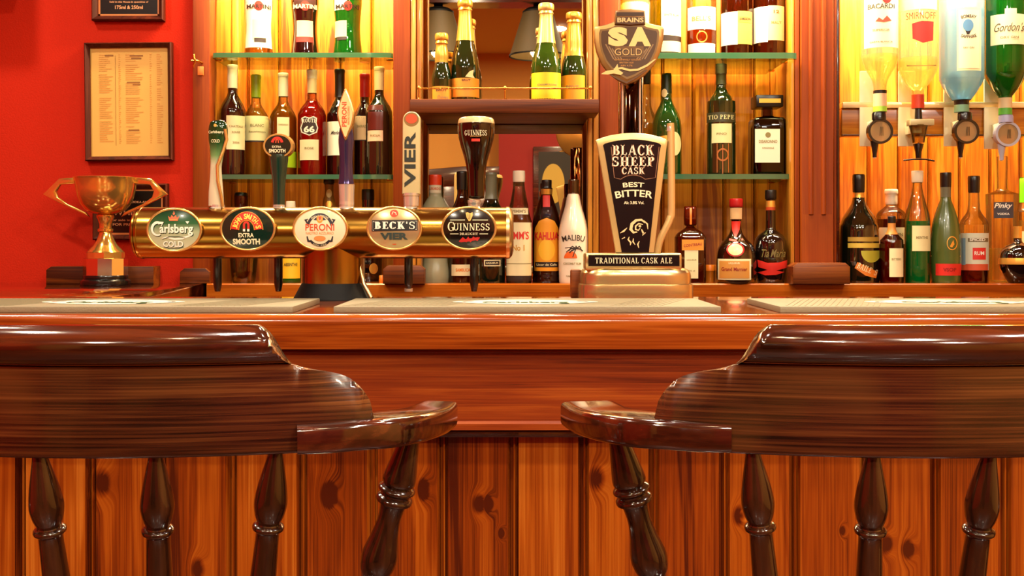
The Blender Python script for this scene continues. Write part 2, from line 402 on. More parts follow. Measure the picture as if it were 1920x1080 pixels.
M_barrel = plain('brushed_brass', 'a07830', .2, 1)
M_gold = plain('gold_rim', 'e2bc70', .22, .8)
M_clip = plain('pale_gold_clip', 'd8b878', .3, .5)
M_goldpaint = plain('gold_paint', 'd8aa5c', .35, .3)
M_chrome = plain('chrome', 'e6e0d0', .14, .68)
M_steel = plain('brushed_steel', 'd0b680', .24, .9)
M_black = plain('black_plastic', '0a0908', .25, coat=.4)
M_blackm = plain('black_matt', '070605', .6, spec=.2)
M_mirror = plain('mirror_silver', 'd8cab0', .01, 1)
M_mat = plain('cream_rubber_mat', '84795e', .6, bump=.3, bscale=300)
M_white = plain('white_paint', 'eee6d2', .4)
M_cream_l = plain('cream_paper', 'e4d6a8', .5)
M_sheetglass = glassy('shelf_glass', 'dce6d2', 'a8ccb0', .14)
M_glassedge = glassy('green_glass_edge', '6aae88', '2c5a40', .3, .05, .6, '62ac84')
G_clear = glassy('clear_glass', 'f4f4ea', 'c8c4a8', .16)
G_green = glassy('green_glass', '5ac850', '2a8a30', .16, .02, .35, '1f9a2a')
G_dkgreen = plain('dark_green_bottle_glass', '08130a', .04, coat=1, spec=.8)
G_black = plain('black_bottle_glass', '0a0505', .04, coat=1, spec=.8)
G_wine = plain('dark_red_bottle_glass', '1c0606', .04, coat=1, spec=.8)
G_brown = glassy('amber_glass', 'b86a28', '5a2408', .16, .02, .15, '7a300a')
G_champ = plain('champagne_glass', '12200a', .05, coat=1, spec=.8)
G_blue = glassy('blue_glass', 'dcf4fc', '8ad0f0', .16, .02, .4, 'c0e8fa')
G_frost = glassy('frosted_glass', 'd8dcc0', 'a8ac90', .1, .3, .9, 'e0dcb0')
G_frostgreen = plain('frosted_green_glass', '465824', .25, coat=.3, spec=.7)
# ------------------------------------------------------------------ the room
BT = 1.1025                                # height of bar top and back counter
def struct(o): o['kind'] = 'structure'; return o
struct(box('floor', -2.3, 2.3, -2.3, 3.4, -.05, 0, M_floor))
struct(box('ceiling', -2.4, 2.4, -2.4, 3.5, 2.66, 2.74, M_cream))
struct(box('wall_left', -2.4, -2.3, -2.4, 3.5, 0, 2.66, M_red))
struct(box('wall_right', 2.3, 2.4, -2.4, 3.5, 0, 2.66, M_ochre))
struct(prism('wall_back', [(-2.3, 2.97), (-.862, 2.97), (-.862, 3.3), (2.3, 3.3), (2.3, 3.5), (-2.3, 3.5)], 0, 2.66, M_red, plane='xy'))
struct(box('wall_front', -2.3, 2.3, -2.4, -2.3, 0, 2.66, M_ochre))
struct(box('trim_1', -.10, 1.5, -2.3, -2.1, 0, 2.12, plain('deep_red_plaster', '860c06', .75)))          # red chimney breast met in the mirror
struct(box('trim_2', -2.3, 2.3, .16, .32, 2.49, 2.66, W_dark))         # dark ceiling beam

# ------------------------------------------------------------------ the bar counter
BF = 1.716
bar = thing('bar_counter', 'long mahogany bar counter with polished top and knotty board front', 'bar', (0, BF, 0))
def rounded_top(x0, x1, y0, y1, z0, z1, r, n=6):
    """section in (y, z) with a rounded front top edge"""
    return [(y1, z0), (y1, z1)] + [(y0 + r - r * sin(pi / 2 * k / n), z1 - r + r * cos(pi / 2 * k / n)) for k in range(n + 1)] + [(y0 + .004, z0)]
def xprism(name, sec, x0, x1, mat, parent):
    V = [(x0, y, z) for y, z in sec] + [(x1, y, z) for y, z in sec]; n = len(sec)
    Fc = [tuple(range(n)), tuple(range(2 * n - 1, n - 1, -1))] + [(i, i + n, (i + 1) % n + n, (i + 1) % n) for i in range(n)]
    bm = bmesh.new(); bv = [bm.verts.new(v) for v in V]
    for f in Fc: bm.faces.new([bv[i] for i in f])
    return bm_mesh(name, bm, mat, parent)
xprism('bar_top', rounded_top(0, 0, 0, .535, 1.048, BT, .013), -2.28, 2.0, W_bar, bar)
xprism('fascia', [(.10, .918), (.10, 1.048), (.018, 1.048), (.014, 1.0425), (.026, 1.040), (.026, .932), (.022, .928), (.022, .918)], -2.28, 2.0, W_fascia, bar)
xprism('bead_moulding', [(.10, .905), (.10, .918), (.030, .918), (.024, .914), (.030, .910), (.034, .905)], -2.28, 2.0, W_dark, bar)
# boards with a chamfer and a bead at each joint
YB = .058; pitch = 132 / F * (BF + YB)
x_start = (957 - 960) / F * (BF + YB)
knots = [(px(a, BF + YB), pz(b, BF + YB) - 0, s) for a, b, s in [(190, 905, .0085), (617, 928, .008), (793, 918, .0065), (897, 945, .006), (915, 945, .005), (1120, 897, .0075), (1385, 967, .006), (1662, 1020, .006), (1702, 1030, .006), (940, 1000, .003), (370, 1068, .007), (1580, 995, .003), (1195, 955, .003)]]
W_board = wood('bar_board_pine', ['481604', '823406', 'a24e0e', 'bc6a1e'], 'z', .8, .26, .5, 22, .2, knots=knots, fine=.38, vary=.34)
bm = bmesh.new()
for k in range(-17, 15):
    x0 = x_start + k * pitch; x1 = x0 + pitch
    if x1 < -2.2 or x0 > 1.98: continue
    sec = [(x0, .03), (x0, .015), (x0 + .0042, .015), (x0 + .0048, .005), (x0 + .0064, .004), (x0 + .008, .006), (x0 + .0088, .012), (x0 + .0105, .012), (x0 + .0135, 0), (x1 - .0045, 0), (x1 - .0005, .012), (x1 - .0005, .03)]
    a = [bm.verts.new((x, YB + d, .06)) for x, d in sec]; b = [bm.verts.new((x, YB + d, .907)) for x, d in sec]
    for i in range(len(sec) - 1): bm.faces.new((a[i], a[i + 1], b[i + 1], b[i]))
bm_mesh('plank_front', bm, W_board, bar, ang=20)
box('plinth', -2.28, 2.0, .05, .5, 0, .06, W_dark, bar)
box('carcase', -2.28, 2.0, .09, .50, .06, 1.047, W_dark, bar)

# ------------------------------------------------------------------ bar mats
G_dk = ink('0c4a22'); I_blk = ink('141410')
def bar_mat(x0, x1, label, lx, lw):
    t = thing('bar_mat', label, 'bar mat', ((x0 + x1) / 2, 1.875, BT), 'bar mats along the counter edge')
    h = (x1 - x0) / 2
    bm = bmesh.new(); add_box(bm, -h, h, -.122, .125, 0, .0105, .0015)
    bm_mesh('rubber_base', bm, M_mat, t)
    top = lambda u, v, hh: (u, v, .0105 + hh)
    # raised diagonal ribs
    bm = bmesh.new(); n = int((2 * h - .09) / .010)
    for k in range(n):
        u = -h + .012 + k * .010; a = .0022
        pts = [(u, -.108), (u + a, -.108), (u + a + .0, .112), (u, .112)]
        if lx is not None and abs(u - lx) < lw * .56 : continue
        lo = [bm.verts.new((p[0] + (p[1] + .108) * .35, p[1], .0103)) for p in pts]; hi = [bm.verts.new((p[0] + (p[1] + .108) * .35, p[1], .0110)) for p in pts]
        bm.faces.new(hi)
        for i in range(4): bm.faces.new((lo[i], lo[(i + 1) % 4], hi[(i + 1) % 4], hi[i]))
    bm_mesh('rib_pattern', bm, M_mat, t, smooth=False)['kind'] = 'stuff'
    if lx is not None:
        out = [(lx + lw / 2 * cos(a) * (1 + .06 * cos(6 * a)), .002 + .066 * sin(a) * (1 + .1 * cos(4 * a))) for a in [2 * pi * k / 60 for k in range(60)]]
        poly('printed_badge', out, M_white, t, top, .0006)
        write(t, 'Carlsberg', lx, -.022, lw * .62, .062, G_dk, top, .0010, fat=.03)
        for s in (-1, 1):
            stroke('print', [(lx + s * lw * .38, .02), (lx + s * lw * .43, .012), (lx + s * lw * .455, .0)], .006, I_blk, t, top, .001)
        stroke('print', [(lx - lw * .2, .045), (lx - lw * .1, .052), (lx + lw * .1, .052), (lx + lw * .2, .045)], .005, I_blk, t, top, .001)
    return t
bar_mat(-1.02, -.350, 'cream ribbed bar mat with green print in front of the silver trophy', (210 - 960) / F * 1.87 + .685, .23)
bar_mat(-.285, .334, 'cream ribbed bar mat with white badge below the brass beer font', (985 - 960) / F * 1.87 - .0245, .235)
bar_mat(.428, 1.10, 'cream ribbed bar mat in front of the spirit optics bay', (1780 - 960) / F * 1.87 - .764, .27)

# ------------------------------------------------------------------ back counter and the left return
bc = thing('back_counter', 'mahogany back counter carrying the rows of spirit bottles', 'counter', (0, 2.93, 0))
xprism('counter_top', [(0, 1.050), (0, 1.099), (.004, BT), (.36, BT), (.36, 1.050)], -.815, 2.28, W_counter, bc)
box('cupboard_front', -.815, 2.28, .02, .36, .02, 1.05, W_dark, bc)
rt = thing('return_counter', 'dark polished counter return under the silver trophy', 'counter', (-1.5, 2.6, 0))
box('counter_top', -.78, .675, -.345, .365, 1.052, BT, W_flap, rt, .004)
box('cupboard_front', -.78, .655, -.345, .36, 0, 1.052, W_dark, rt)
ub = thing('wood_upstand', 'low dark wood block against the red wall behind the trophy', 'wood block', (-1.05, 2.94, BT))
prism('block', [(-.185, 0), (.10, 0), (.10, .046), (-.172, .046), (-.185, .037)], -.03, .028, W_shelf, ub, .002)

# ------------------------------------------------------------------ back bar joinery
PF = 2.95                                   # front plane of the posts
def boards(parent, x0, x1, y, z0, z1, mat, pit=.091, name='plank_back'):
    bm = bmesh.new(); x = x0
    while x < x1 - .005:
        xe = min(x + pit, x1)
        sec = [(x + .001, .02), (x + .001, .007), (x + .0028, .004), (x + .0046, .007), (x + .009, 0), (xe - .0045, 0), (xe - .001, .007), (xe - .001, .02)]
        a = [bm.verts.new((px_, y + d, z0)) for px_, d in sec]; b = [bm.verts.new((px_, y + d, z1)) for px_, d in sec]
        for i in range(len(sec) - 1): bm.faces.new((a[i], a[i + 1], b[i + 1], b[i]))
        x = xe
    return bm_mesh(name, bm, mat, parent, ang=20)
ZT = 2.18; ZB = 2.145
def bay(label, x0, x1, sidel=True, sider=True, pit=.091, ph=0):
    t = thing('shelf_bay', label, 'panelling', (0, 3.22, BT))
    boards(t, x0 - ph, x1, 0, 0, ZB - BT, W_pine, pit)
    if sidel: box('side_panel', x0 - .012, x0 + .002, -.206, .02, 0, ZB - BT, W_pine, t)
    if sider: box('side_panel', x1 - .002, x1 + .012, -.206, .02, 0, ZB - BT, W_pine, t)
    return t
xa0, xa1 = px(393, PF), px(737, PF)
b1 = bay('pine boarded bay with wine bottles beside the red wall', xa0, xa1, ph=.055)
for s in (0,):   # upright battens carrying the shelf in the left corner
    box('batten', xa0 + .004, xa0 + .022, -.05, -.012, 0, ZB - BT, W_pine_edge, b1, .002)
xb0, xb1 = px(1160, PF), px(1490, PF)
b2 = bay('pine boarded bay with whisky bottles between mirror and fluted post', xb0, xb1, ph=.03)
xc0, xc1 = px(1577, PF), 2.28
b3 = bay('bright pine boarded bay behind the hanging optic bottles', xc0, xc1, sider=False, pit=.0895, ph=.02)
# posts
def post(label, xl, xr, flute=False, plinth=None, mould=()):
    X0, X1 = px(xl, PF), px(xr, PF); cx = (X0 + X1) / 2; h = (X1 - X0) / 2
    t = thing('post', label, 'post', (cx, PF, BT))
    bm = bmesh.new()
    if not flute: add_box(bm, -h, h, 0, .06, 0, ZB - BT, .003)
    else:
        prof = [(-h, .06), (-h, .004), (-h + .003, 0)]
        for c in (-.017, .017):
            prof += [(c + .0065 * -cos(pi * k / 8), -.006 * sin(pi * k / 8)) for k in range(9)]
        prof += [(h - .003, 0), (h, .004), (h, .06)]
        z0f, z1f = pz(402, PF) - BT, 1.885 - BT
        for za, zb, fl in ((0, z0f, 0), (z0f, z1f, 1), (z1f, ZB - BT, 0)):
            pr = [(x, y if (fl or y == .06 or abs(x) > h - .004) else 0) for x, y in prof]
            a = [bm.verts.new((x, y, za)) for x, y in pr]; b = [bm.verts.new((x, y, zb)) for x, y in pr]
            for i in range(len(pr) - 1): bm.faces.new((a[i], a[i + 1], b[i + 1], b[i]))
    bm_mesh('shaft', bm, W_post, t)
    for (a, b, d, mt) in mould:
        box('moulding', px(a, PF) - cx, px(b, PF) - cx, d, .06, 0, ZB - BT, mt, t, .002)
    if plinth:
        pl, pr_, ptop, py0 = plinth; pa, pb = px(pl, py0) - cx, px(pr_, py0) - cx; zt = pz(ptop, py0) - BT
        y0 = py0 - PF
        prism('plinth_block', [(pa, 0), (pb, 0), (pb, zt - .010), (pb - .012, zt), (pa + .012, zt), (pa, zt - .010)], y0, 0, W_shelf, t, .0015)
    return t
post('plain mahogany post between the red wall and the wine shelves', 361, 393, plinth=(337, 393, 503, 2.935))
post('mahogany post between the wine shelves and the mirror', 737, 769, plinth=(718, 796, 498, 2.90), mould=((769.5, 779, .004, W_pine_edge), (780, 789.5, .014, W_pine_edge)))
post('mahogany post between the mirror and the whisky shelves', 1124, 1160, plinth=(1110, 1172, 498, 2.90), mould=((1103.5, 1112, .014, W_pine_edge), (1113, 1123, .004, W_pine_edge)))
post('fluted mahogany post beside the optic bottles', 1501, 1564, True, plinth=(1487, 1594, 493, 2.885), mould=((1484.5, 1490.5, .006, W_pine_edge), (1491, 1500, .003, W_post), (1565, 1570, .006, W_post), (1571, 1577, .012, W_dark)))
cn = thing('canopy', 'mahogany canopy over the back bar, above the top of the frame', 'canopy', (0, 2.8, ZT))
box('board', -.87, 2.28, 0, .48, -.03, .0, W_shelf, cn); box('valance', -.87, 2.28, -.02, 0, -.10, .03, W_shelf, cn)

# ------------------------------------------------------------------ mirror and its shelf
MY = 3.10
mi = thing('mirror', 'large wall mirror behind the champagne shelf', 'mirror', (0, MY, BT))
box('mirror_glass', px(786, MY), px(1107, MY), 0, .006, 0, 1.0, M_mirror, mi)
box('backing', px(780, MY), px(1113, MY), .006, .03, 0, 1.0, W_dark, mi)
for a, b in ((790, 793), (1100, 1103)):
    box('edge_bead', px(a, MY), px(b, MY), -.012, 0, 0, 1.0, W_pine_edge, mi, .002)
sy = 2.82
zs1, zs0 = pz(185.5, sy), pz(212, sy)
ms = thing('bottle_shelf', 'mahogany shelf with brass rail holding champagne bottles', 'shelf', (0, sy, zs0))
xs0, xs1 = px(769, sy), px(1123, sy); xi0, xi1 = px(790, PF), px(1103, PF)
prism('shelf_board', [(xs0, 0), (xs1, 0), (xs1, .125), (xi1, .125), (xi1, .262), (xi0, .262), (xi0, .125), (xs0, .125)], 0, zs1 - zs0, W_shelf, ms, .003, plane='xy')
hz = zs1 - zs0; ry = .02; rz_ = hz + .030
gr = tube('gallery_rail', [(px(786, 2.84), ry, rz_), (px(1107, 2.84), ry, rz_)], .0022, M_brass, ms)
for x in (786, 947, 1107):
    X = px(x, 2.84)
    lathe('rail_post', [(0, hz - .001), (.005, hz - .001), (.005, hz + .003), (.0026, hz + .005), (.0024, rz_ - .004), (.004, rz_ - .003), (.005, rz_), (.004, rz_ + .003), (.002, rz_ + .006), (0, rz_ + .006)], M_brass, ms, 14, off=(X, ry, 0))

# ------------------------------------------------------------------ glass shelves
ZS = {}
def glass_shelf(xl, xr, ytop, ybot, y0, y1, label, key, corner=.015, notch=None):
    z1, z0 = pz(ytop, y0), pz(ybot, y0); ZS[key] = z1
    X0, X1 = px(xl, y0), px(xr, y0)
    t = thing('glass_shelf', label, 'shelf', ((X0 + X1) / 2, y0, z0), 'glass shelves of the back bar')
    h = (X1 - X0) / 2; D = y1 - y0; c = corner
    out = [(-h + c, 0), (h - c, 0), (h - c * .3, c * .3), (h, c)] + ([(h, notch[1]), (h - notch[0], notch[1]), (h - notch[0], D)] if notch else [(h, D)]) + [(-h, D), (-h, c), (-h + c * .3, c * .3)]
    prism('glass_sheet', out, 0, z1 - z0, M_sheetglass, t, plane='xy')
    # polished green front edge, a skin on the sheet's rim
    n = 4
    e = [out[-2], out[-1], out[0], out[1], out[2], out[3]]
    V = [(x, y - .0006, z) for z in (0.0004, z1 - z0 - .0004) for x, y in e]
    mesh('polished_edge', V, [(i, i + 1, i + 7, i + 6) for i in range(5)], M_glassedge, t)
    return t
glass_shelf(396, 736, 98.5, 108, 2.955, 3.165, 'upper glass shelf of the wine bay holding three vermouth bottles', 'A1')
glass_shelf(400, 736, 327, 336, 2.975, 3.165, 'lower glass shelf of the wine bay holding the wine bottles', 'A2')
glass_shelf(1167, 1497, 98.5, 110, 2.925, 3.205, 'upper glass shelf of the whisky bay with rounded corners', 'B1', .018, (.022, .021))
glass_shelf(1166, 1483, 326, 336, 2.975, 3.205, 'lower glass shelf of the whisky bay behind the ale clip', 'B2')
for key, xs in (('A1', (xa0 + .012, xa1 - .014)), ('A2', (xa0 + .012, xa1 - .014)), ('B1', (xb0 + .012, xb1 - .016)), ('B2', (xb0 + .012, xb1 - .016))):
    for i, x in enumerate(xs):
        for yy in (3.0, 3.15):
            o = box('shelf_bracket', x - .009, x + .009, yy - .006, yy + .006, ZS[key] - .0165, ZS[key] - .0102, M_brass, None, .002)
            nm = {'A1': 'upper wine shelf', 'A2': 'lower wine shelf', 'B1': 'upper whisky shelf', 'B2': 'lower whisky shelf'}[key]
            tag(o, f'small brass bracket under the {"left" if i == 0 else "right"} {"front" if yy < 3.1 else "rear"} corner of {nm}', 'bracket', 'brass shelf brackets')

# ------------------------------------------------------------------ red wall: frames and hook
def wall_frame(xl, xr, yt, yb, label, fw, paper, fmat, tilt=0, mount=None, Y=2.95):
    X0, X1, z1, z0 = px(xl, Y), px(xr, Y), pz(yt, Y), pz(yb, Y)
    t = thing('picture_frame', label, 'frame', ((X0 + X1) / 2, Y + .02, (z0 + z1) / 2)); t.rotation_euler = (0, tilt, 0)
    a, b = (X1 - X0) / 2, (z1 - z0) / 2
    bm = bmesh.new()
    prof = [(0, 0), (0, -.018), (fw * .25, -.022), (fw * .6, -.018), (fw * .8, -.014), (fw, -.012), (fw, 0)]
    rings = []
    for o, y in prof: rings.append([bm.verts.new((sx * (a - o), y, sz * (b - o))) for sx, sz in ((-1, -1), (1, -1), (1, 1), (-1, 1))])
    for i in range(len(prof) - 1):
        for k in range(4): bm.faces.new((rings[i][k], rings[i][(k + 1) % 4], rings[i + 1][(k + 1) % 4], rings[i + 1][k]))
    bm_mesh('moulded_frame', bm, fmat, t, ang=25)
    box('sheet', -a + fw, a - fw, -.006, 0, -b + fw, b - fw, paper, t)
    return t, a - fw, b - fw
I_brn = ink('8a5a20'); I_tan = ink('c88a3a')
W_frame = wood('picture_frame_oak', ['2a0c06', '4a1a0c', '5c2814'], 'z', 2, .5, 0, 12, .3, spec=.15)
P_menu = plain('aged_menu_paper', 'd8a850', .6, var=.1, bscale=12)
P_black = plain('black_plaque', '0c0806', .3)
t, a, b = wall_frame(158, 322, 79, 301, 'brown framed drinks menu on the red wall above the trophy', .0125, P_menu, W_frame, R(-.6))
fl = on_flat(-.006)
rnd = random.Random(3)
for (u0, u1, n, gaps) in ((-.78, -.42, 46, (9, 20, 21, 33, 45)), (-.28, -.22, 44, ()), (-.10, .36, 44, (4, 13, 20, 34, 36)), (.52, .58, 40, (8,)), (.70, .86, 42, (15, 22))):
    V, Fc = [], []
    for k in range(n):
        if k in gaps: continue
        v = b * (.86 - 1.66 * k / n); ue = u0 + (u1 - u0) * rnd.uniform(.45, 1)
        q = len(V); V += [fl(u0 * a, v, .0005), fl(ue * a, v, .0005), fl(ue * a, v + .0022, .0005), fl(u0 * a, v + .0022, .0005)]; Fc.append((q, q + 1, q + 2, q + 3))
    mesh('menu_text', V, Fc, I_tan, t, False)['kind'] = 'stuff'
for v, wd_, cu in ((.86, .22, -.52), (.85, .34, .18), (.80, .26, .18), (.36, .34, .10), (.32, .2, .18), (-.52, .28, .1)):
    patch('heading', (cu - wd_ / 2) * a, (cu + wd_ / 2) * a, v * b - .002, v * b + .002, I_brn, t, fl, .0007, 1)
patch('column_rule', -.365 * a, -.355 * a, -.8 * b, .86 * b, I_brn, t, fl, .0006, 1)
def plaque(xl, xr, yt, yb, label, lines):
    t, a, b = wall_frame(xl, xr, yt, yb, label, .014, P_black, W_frame)
    m = .012
    for (u0, u1, v0, v1) in ((-a, a, b - m * .45, b), (-a, a, -b, -b + m * .45), (-a, -a + m * .45, -b, b), (a - m * .45, a, -b, b)):
        patch('gilt_line', u0, u1, v0, v1, ink('c87a44', .35), t, fl, .0006, 1)
    for s, y, wd_, ht in lines: write(t, s, 0, y, wd_, ht, ink('d89a6a'), fl, .0008)
plaque(171, 306, -62, 38, 'small wood framed black plaque at the top edge, above the menu frame', [('175ml & 250ml', -.034, .075, .010), ('Sold in this House in quantities of', -.020, .105, .006), ('Wine by the glass', -.002, .1, .010)])
plaque(173, 313, 344, 450, 'wood framed black plaque partly hidden behind the trophy cup', [('WHISKY', -.002, .10, .014), ('GIN, RUM, VODKA AND', .026, .1, .007), ('for sale in this house', -.022, .11, .006), ('FOR PREMISES IN', -.034, .1, .007)])
sp_ = thing('shade_cabinet', 'dark cabinet added out of view to shade the top left of the red wall', 'cabinet', (-1.56, 2.97, 1.90))  # unseen cabinet added to cast the shadow in the upper left corner
box('carcase', -.23, .23, -.155, 0, 0, .45, W_dark, sp_, .004); box('door', -.22, .22, -.168, -.155, .01, .44, W_dark, sp_, .004)
k = thing('brass_key', 'small brass key with orange tag on the post beside the wine shelves', 'key', (px(377, PF), PF, pz(118, PF)))
M_tag = plain('orange_tag', 'e0762c', .5)
tube('key_shank', [(.004, -.0, 0), (-.006, -.022, .003), (-.018, -.032, .001)], [.0024, .003, .0028], M_brass, k, 10)
tube('key_bow', [(-.012, -.026, .018), (-.011, -.027, .008), (-.008, -.026, 0), (-.013, -.026, -.010), (-.012, -.025, -.018)], [.0036, .0036, .003, .0025, .0018], M_brass, k, 10)
box('tag', -.008, .008, -.006, -.003, -.034, -.010, M_tag, k, .001)

# ------------------------------------------------------------------ things the mirror shows of the customers' side
M_shade = plain('tan_lampshade', '483818', .7, bump=.2); M_bulb, nt_, b_, L_ = new_mat('lit_bulb')
b_.inputs['Emission Color'].default_value = (1, .75, .42, 1); b_.inputs['Emission Strength'].default_value = 6
for i, x in enumerate((823, 1008)):
    D = 6.0; t = thing('pendant_lamp', ('tan cone pendant lamp mirrored beside the small champagne bottle', 'tan cone pendant lamp mirrored behind the tall champagne bottle')[i], 'lamp', ((x - 960) / F * D, .24, 2.49), 'pendant lamps hanging from the beam')
    zt_, zb_ = 1.22 + (449 - 26) / F * D - 2.49, 1.22 + (449 - 108) / F * D - 2.49
    lathe('lamp_shade', [(.155, zb_), (.153, zb_ + .004), (.080, zt_), (.078, zt_), (.15, zb_ + .004)], M_shade, t, 40)
    lathe('shade_rim', [(.151, zb_ - .002), (.157, zb_ - .002), (.157, zb_ + .006), (.151, zb_ + .006), (.151, zb_ - .002)], M_blackm, t, 40)
    lathe('gallery', [(0, zt_ + .06), (.02, zt_ + .06), (.025, zt_ + .03), (.06, zt_ + .02), (.083, zt_ + .004), (.083, zt_ - .004), (0, zt_ - .004)], M_blackm, t, 30)
    tube('stem', [(0, 0, 0), (0, 0, zt_ + .05)], .008, M_blackm, t)
    lathe('bulb', [(0, zb_ + .05), (.022, zb_ + .06), (.03, zb_ + .085), (.02, zb_ + .12), (.013, zt_), (0, zt_)], M_bulb, t, 20)
    l = lamp('bulb_lamp', 'POINT', ((x - 960) / F * D, .24, 2.49 + zb_ + .03), 3, WARM, .04)
st = thing('high_backed_settle', 'dark high backed settle seen only in the bar mirror', 'bench', (-.45, -1.6, 0))
box('backrest', -.9, .36, -.06, 0, 0, 1.60, W_dark, st, .006); box('seat', -.9, .36, 0, .42, .40, .46, W_dark, st, .006)
prism('crest', [(-.9, 1.60), (.36, 1.60), (.36, 1.74), (.1, 1.74), (-.5, 1.69), (-.9, 1.62)], -.06, 0, W_dark, st, .006)
for x in (-.9, .32): box('end_panel', x, x + .04, 0, .42, 0, .70, W_dark, st, .006)
pc = thing('framed_picture', 'dark framed picture with a pale reflection painted in, on red wall seen in the mirror', 'picture', (.40, -2.1, 1.62))
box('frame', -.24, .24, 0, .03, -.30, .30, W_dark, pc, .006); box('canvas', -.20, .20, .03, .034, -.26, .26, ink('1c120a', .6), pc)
disc('reflection_oval', -.09, .02, .085, .15, ink('b09038', .5), pc, lambda u, v, h: (u, .034 + h, v), .002)  # oval painted in place of a pale reflection in the bar mirror
# ------------------------------------------------------------------ captain's bar chairs
def sweep(name, path, half, mat, parent, prof=None):
    """sweep a rounded bar along plan path (x, y, z); half = (half width across, half height) per point"""
    P = [Vector(p) for p in path]; V, Fc = [], []; m = 16
    for i, p in enumerate(P):
        t = P[min(i + 1, len(P) - 1)] - P[max(i - 1, 0)]; t.z = 0; t.normalize(); s = Vector((-t.y, t.x, 0))
        hw, hh = half[i]
        for k in range(m):
            a = 2 * pi * (k + .5) / m; e = .24
            c, d = cos(a), sin(a); c = math.copysign(abs(c) ** e, c); d = math.copysign(abs(d) ** (e * 1.3), d)
            V.append(p + s * c * hw + Vector((0, 0, d * hh)))
    for i in range(len(P) - 1):
        for k in range(m):
            a, b = i * m + k, i * m + (k + 1) % m; Fc.append((a, b, b + m, a + m))
    Fc.append(tuple(range(m - 1, -1, -1))); Fc.append(tuple(range(len(V) - m, len(V))))
    bm = bmesh.new(); bv = [bm.verts.new(v) for v in V]
    for f in Fc: bm.faces.new([bv[i] for i in f])
    return bm_mesh(name, bm, mat, parent, ang=50)
def axis_lathe(name, a, b, prof, mat, parent, n=20):
    """lathe prof (radius, 0..1) along the line a to b"""
    A, B = Vector(a), Vector(b); d = B - A; q = d.to_track_quat('Z', 'Y').to_matrix().to_4x4(); M = Matrix.Translation(A) @ q
    return lathe(name, [(r, t * d.length) for r, t in prof], mat, parent, n, M=M)
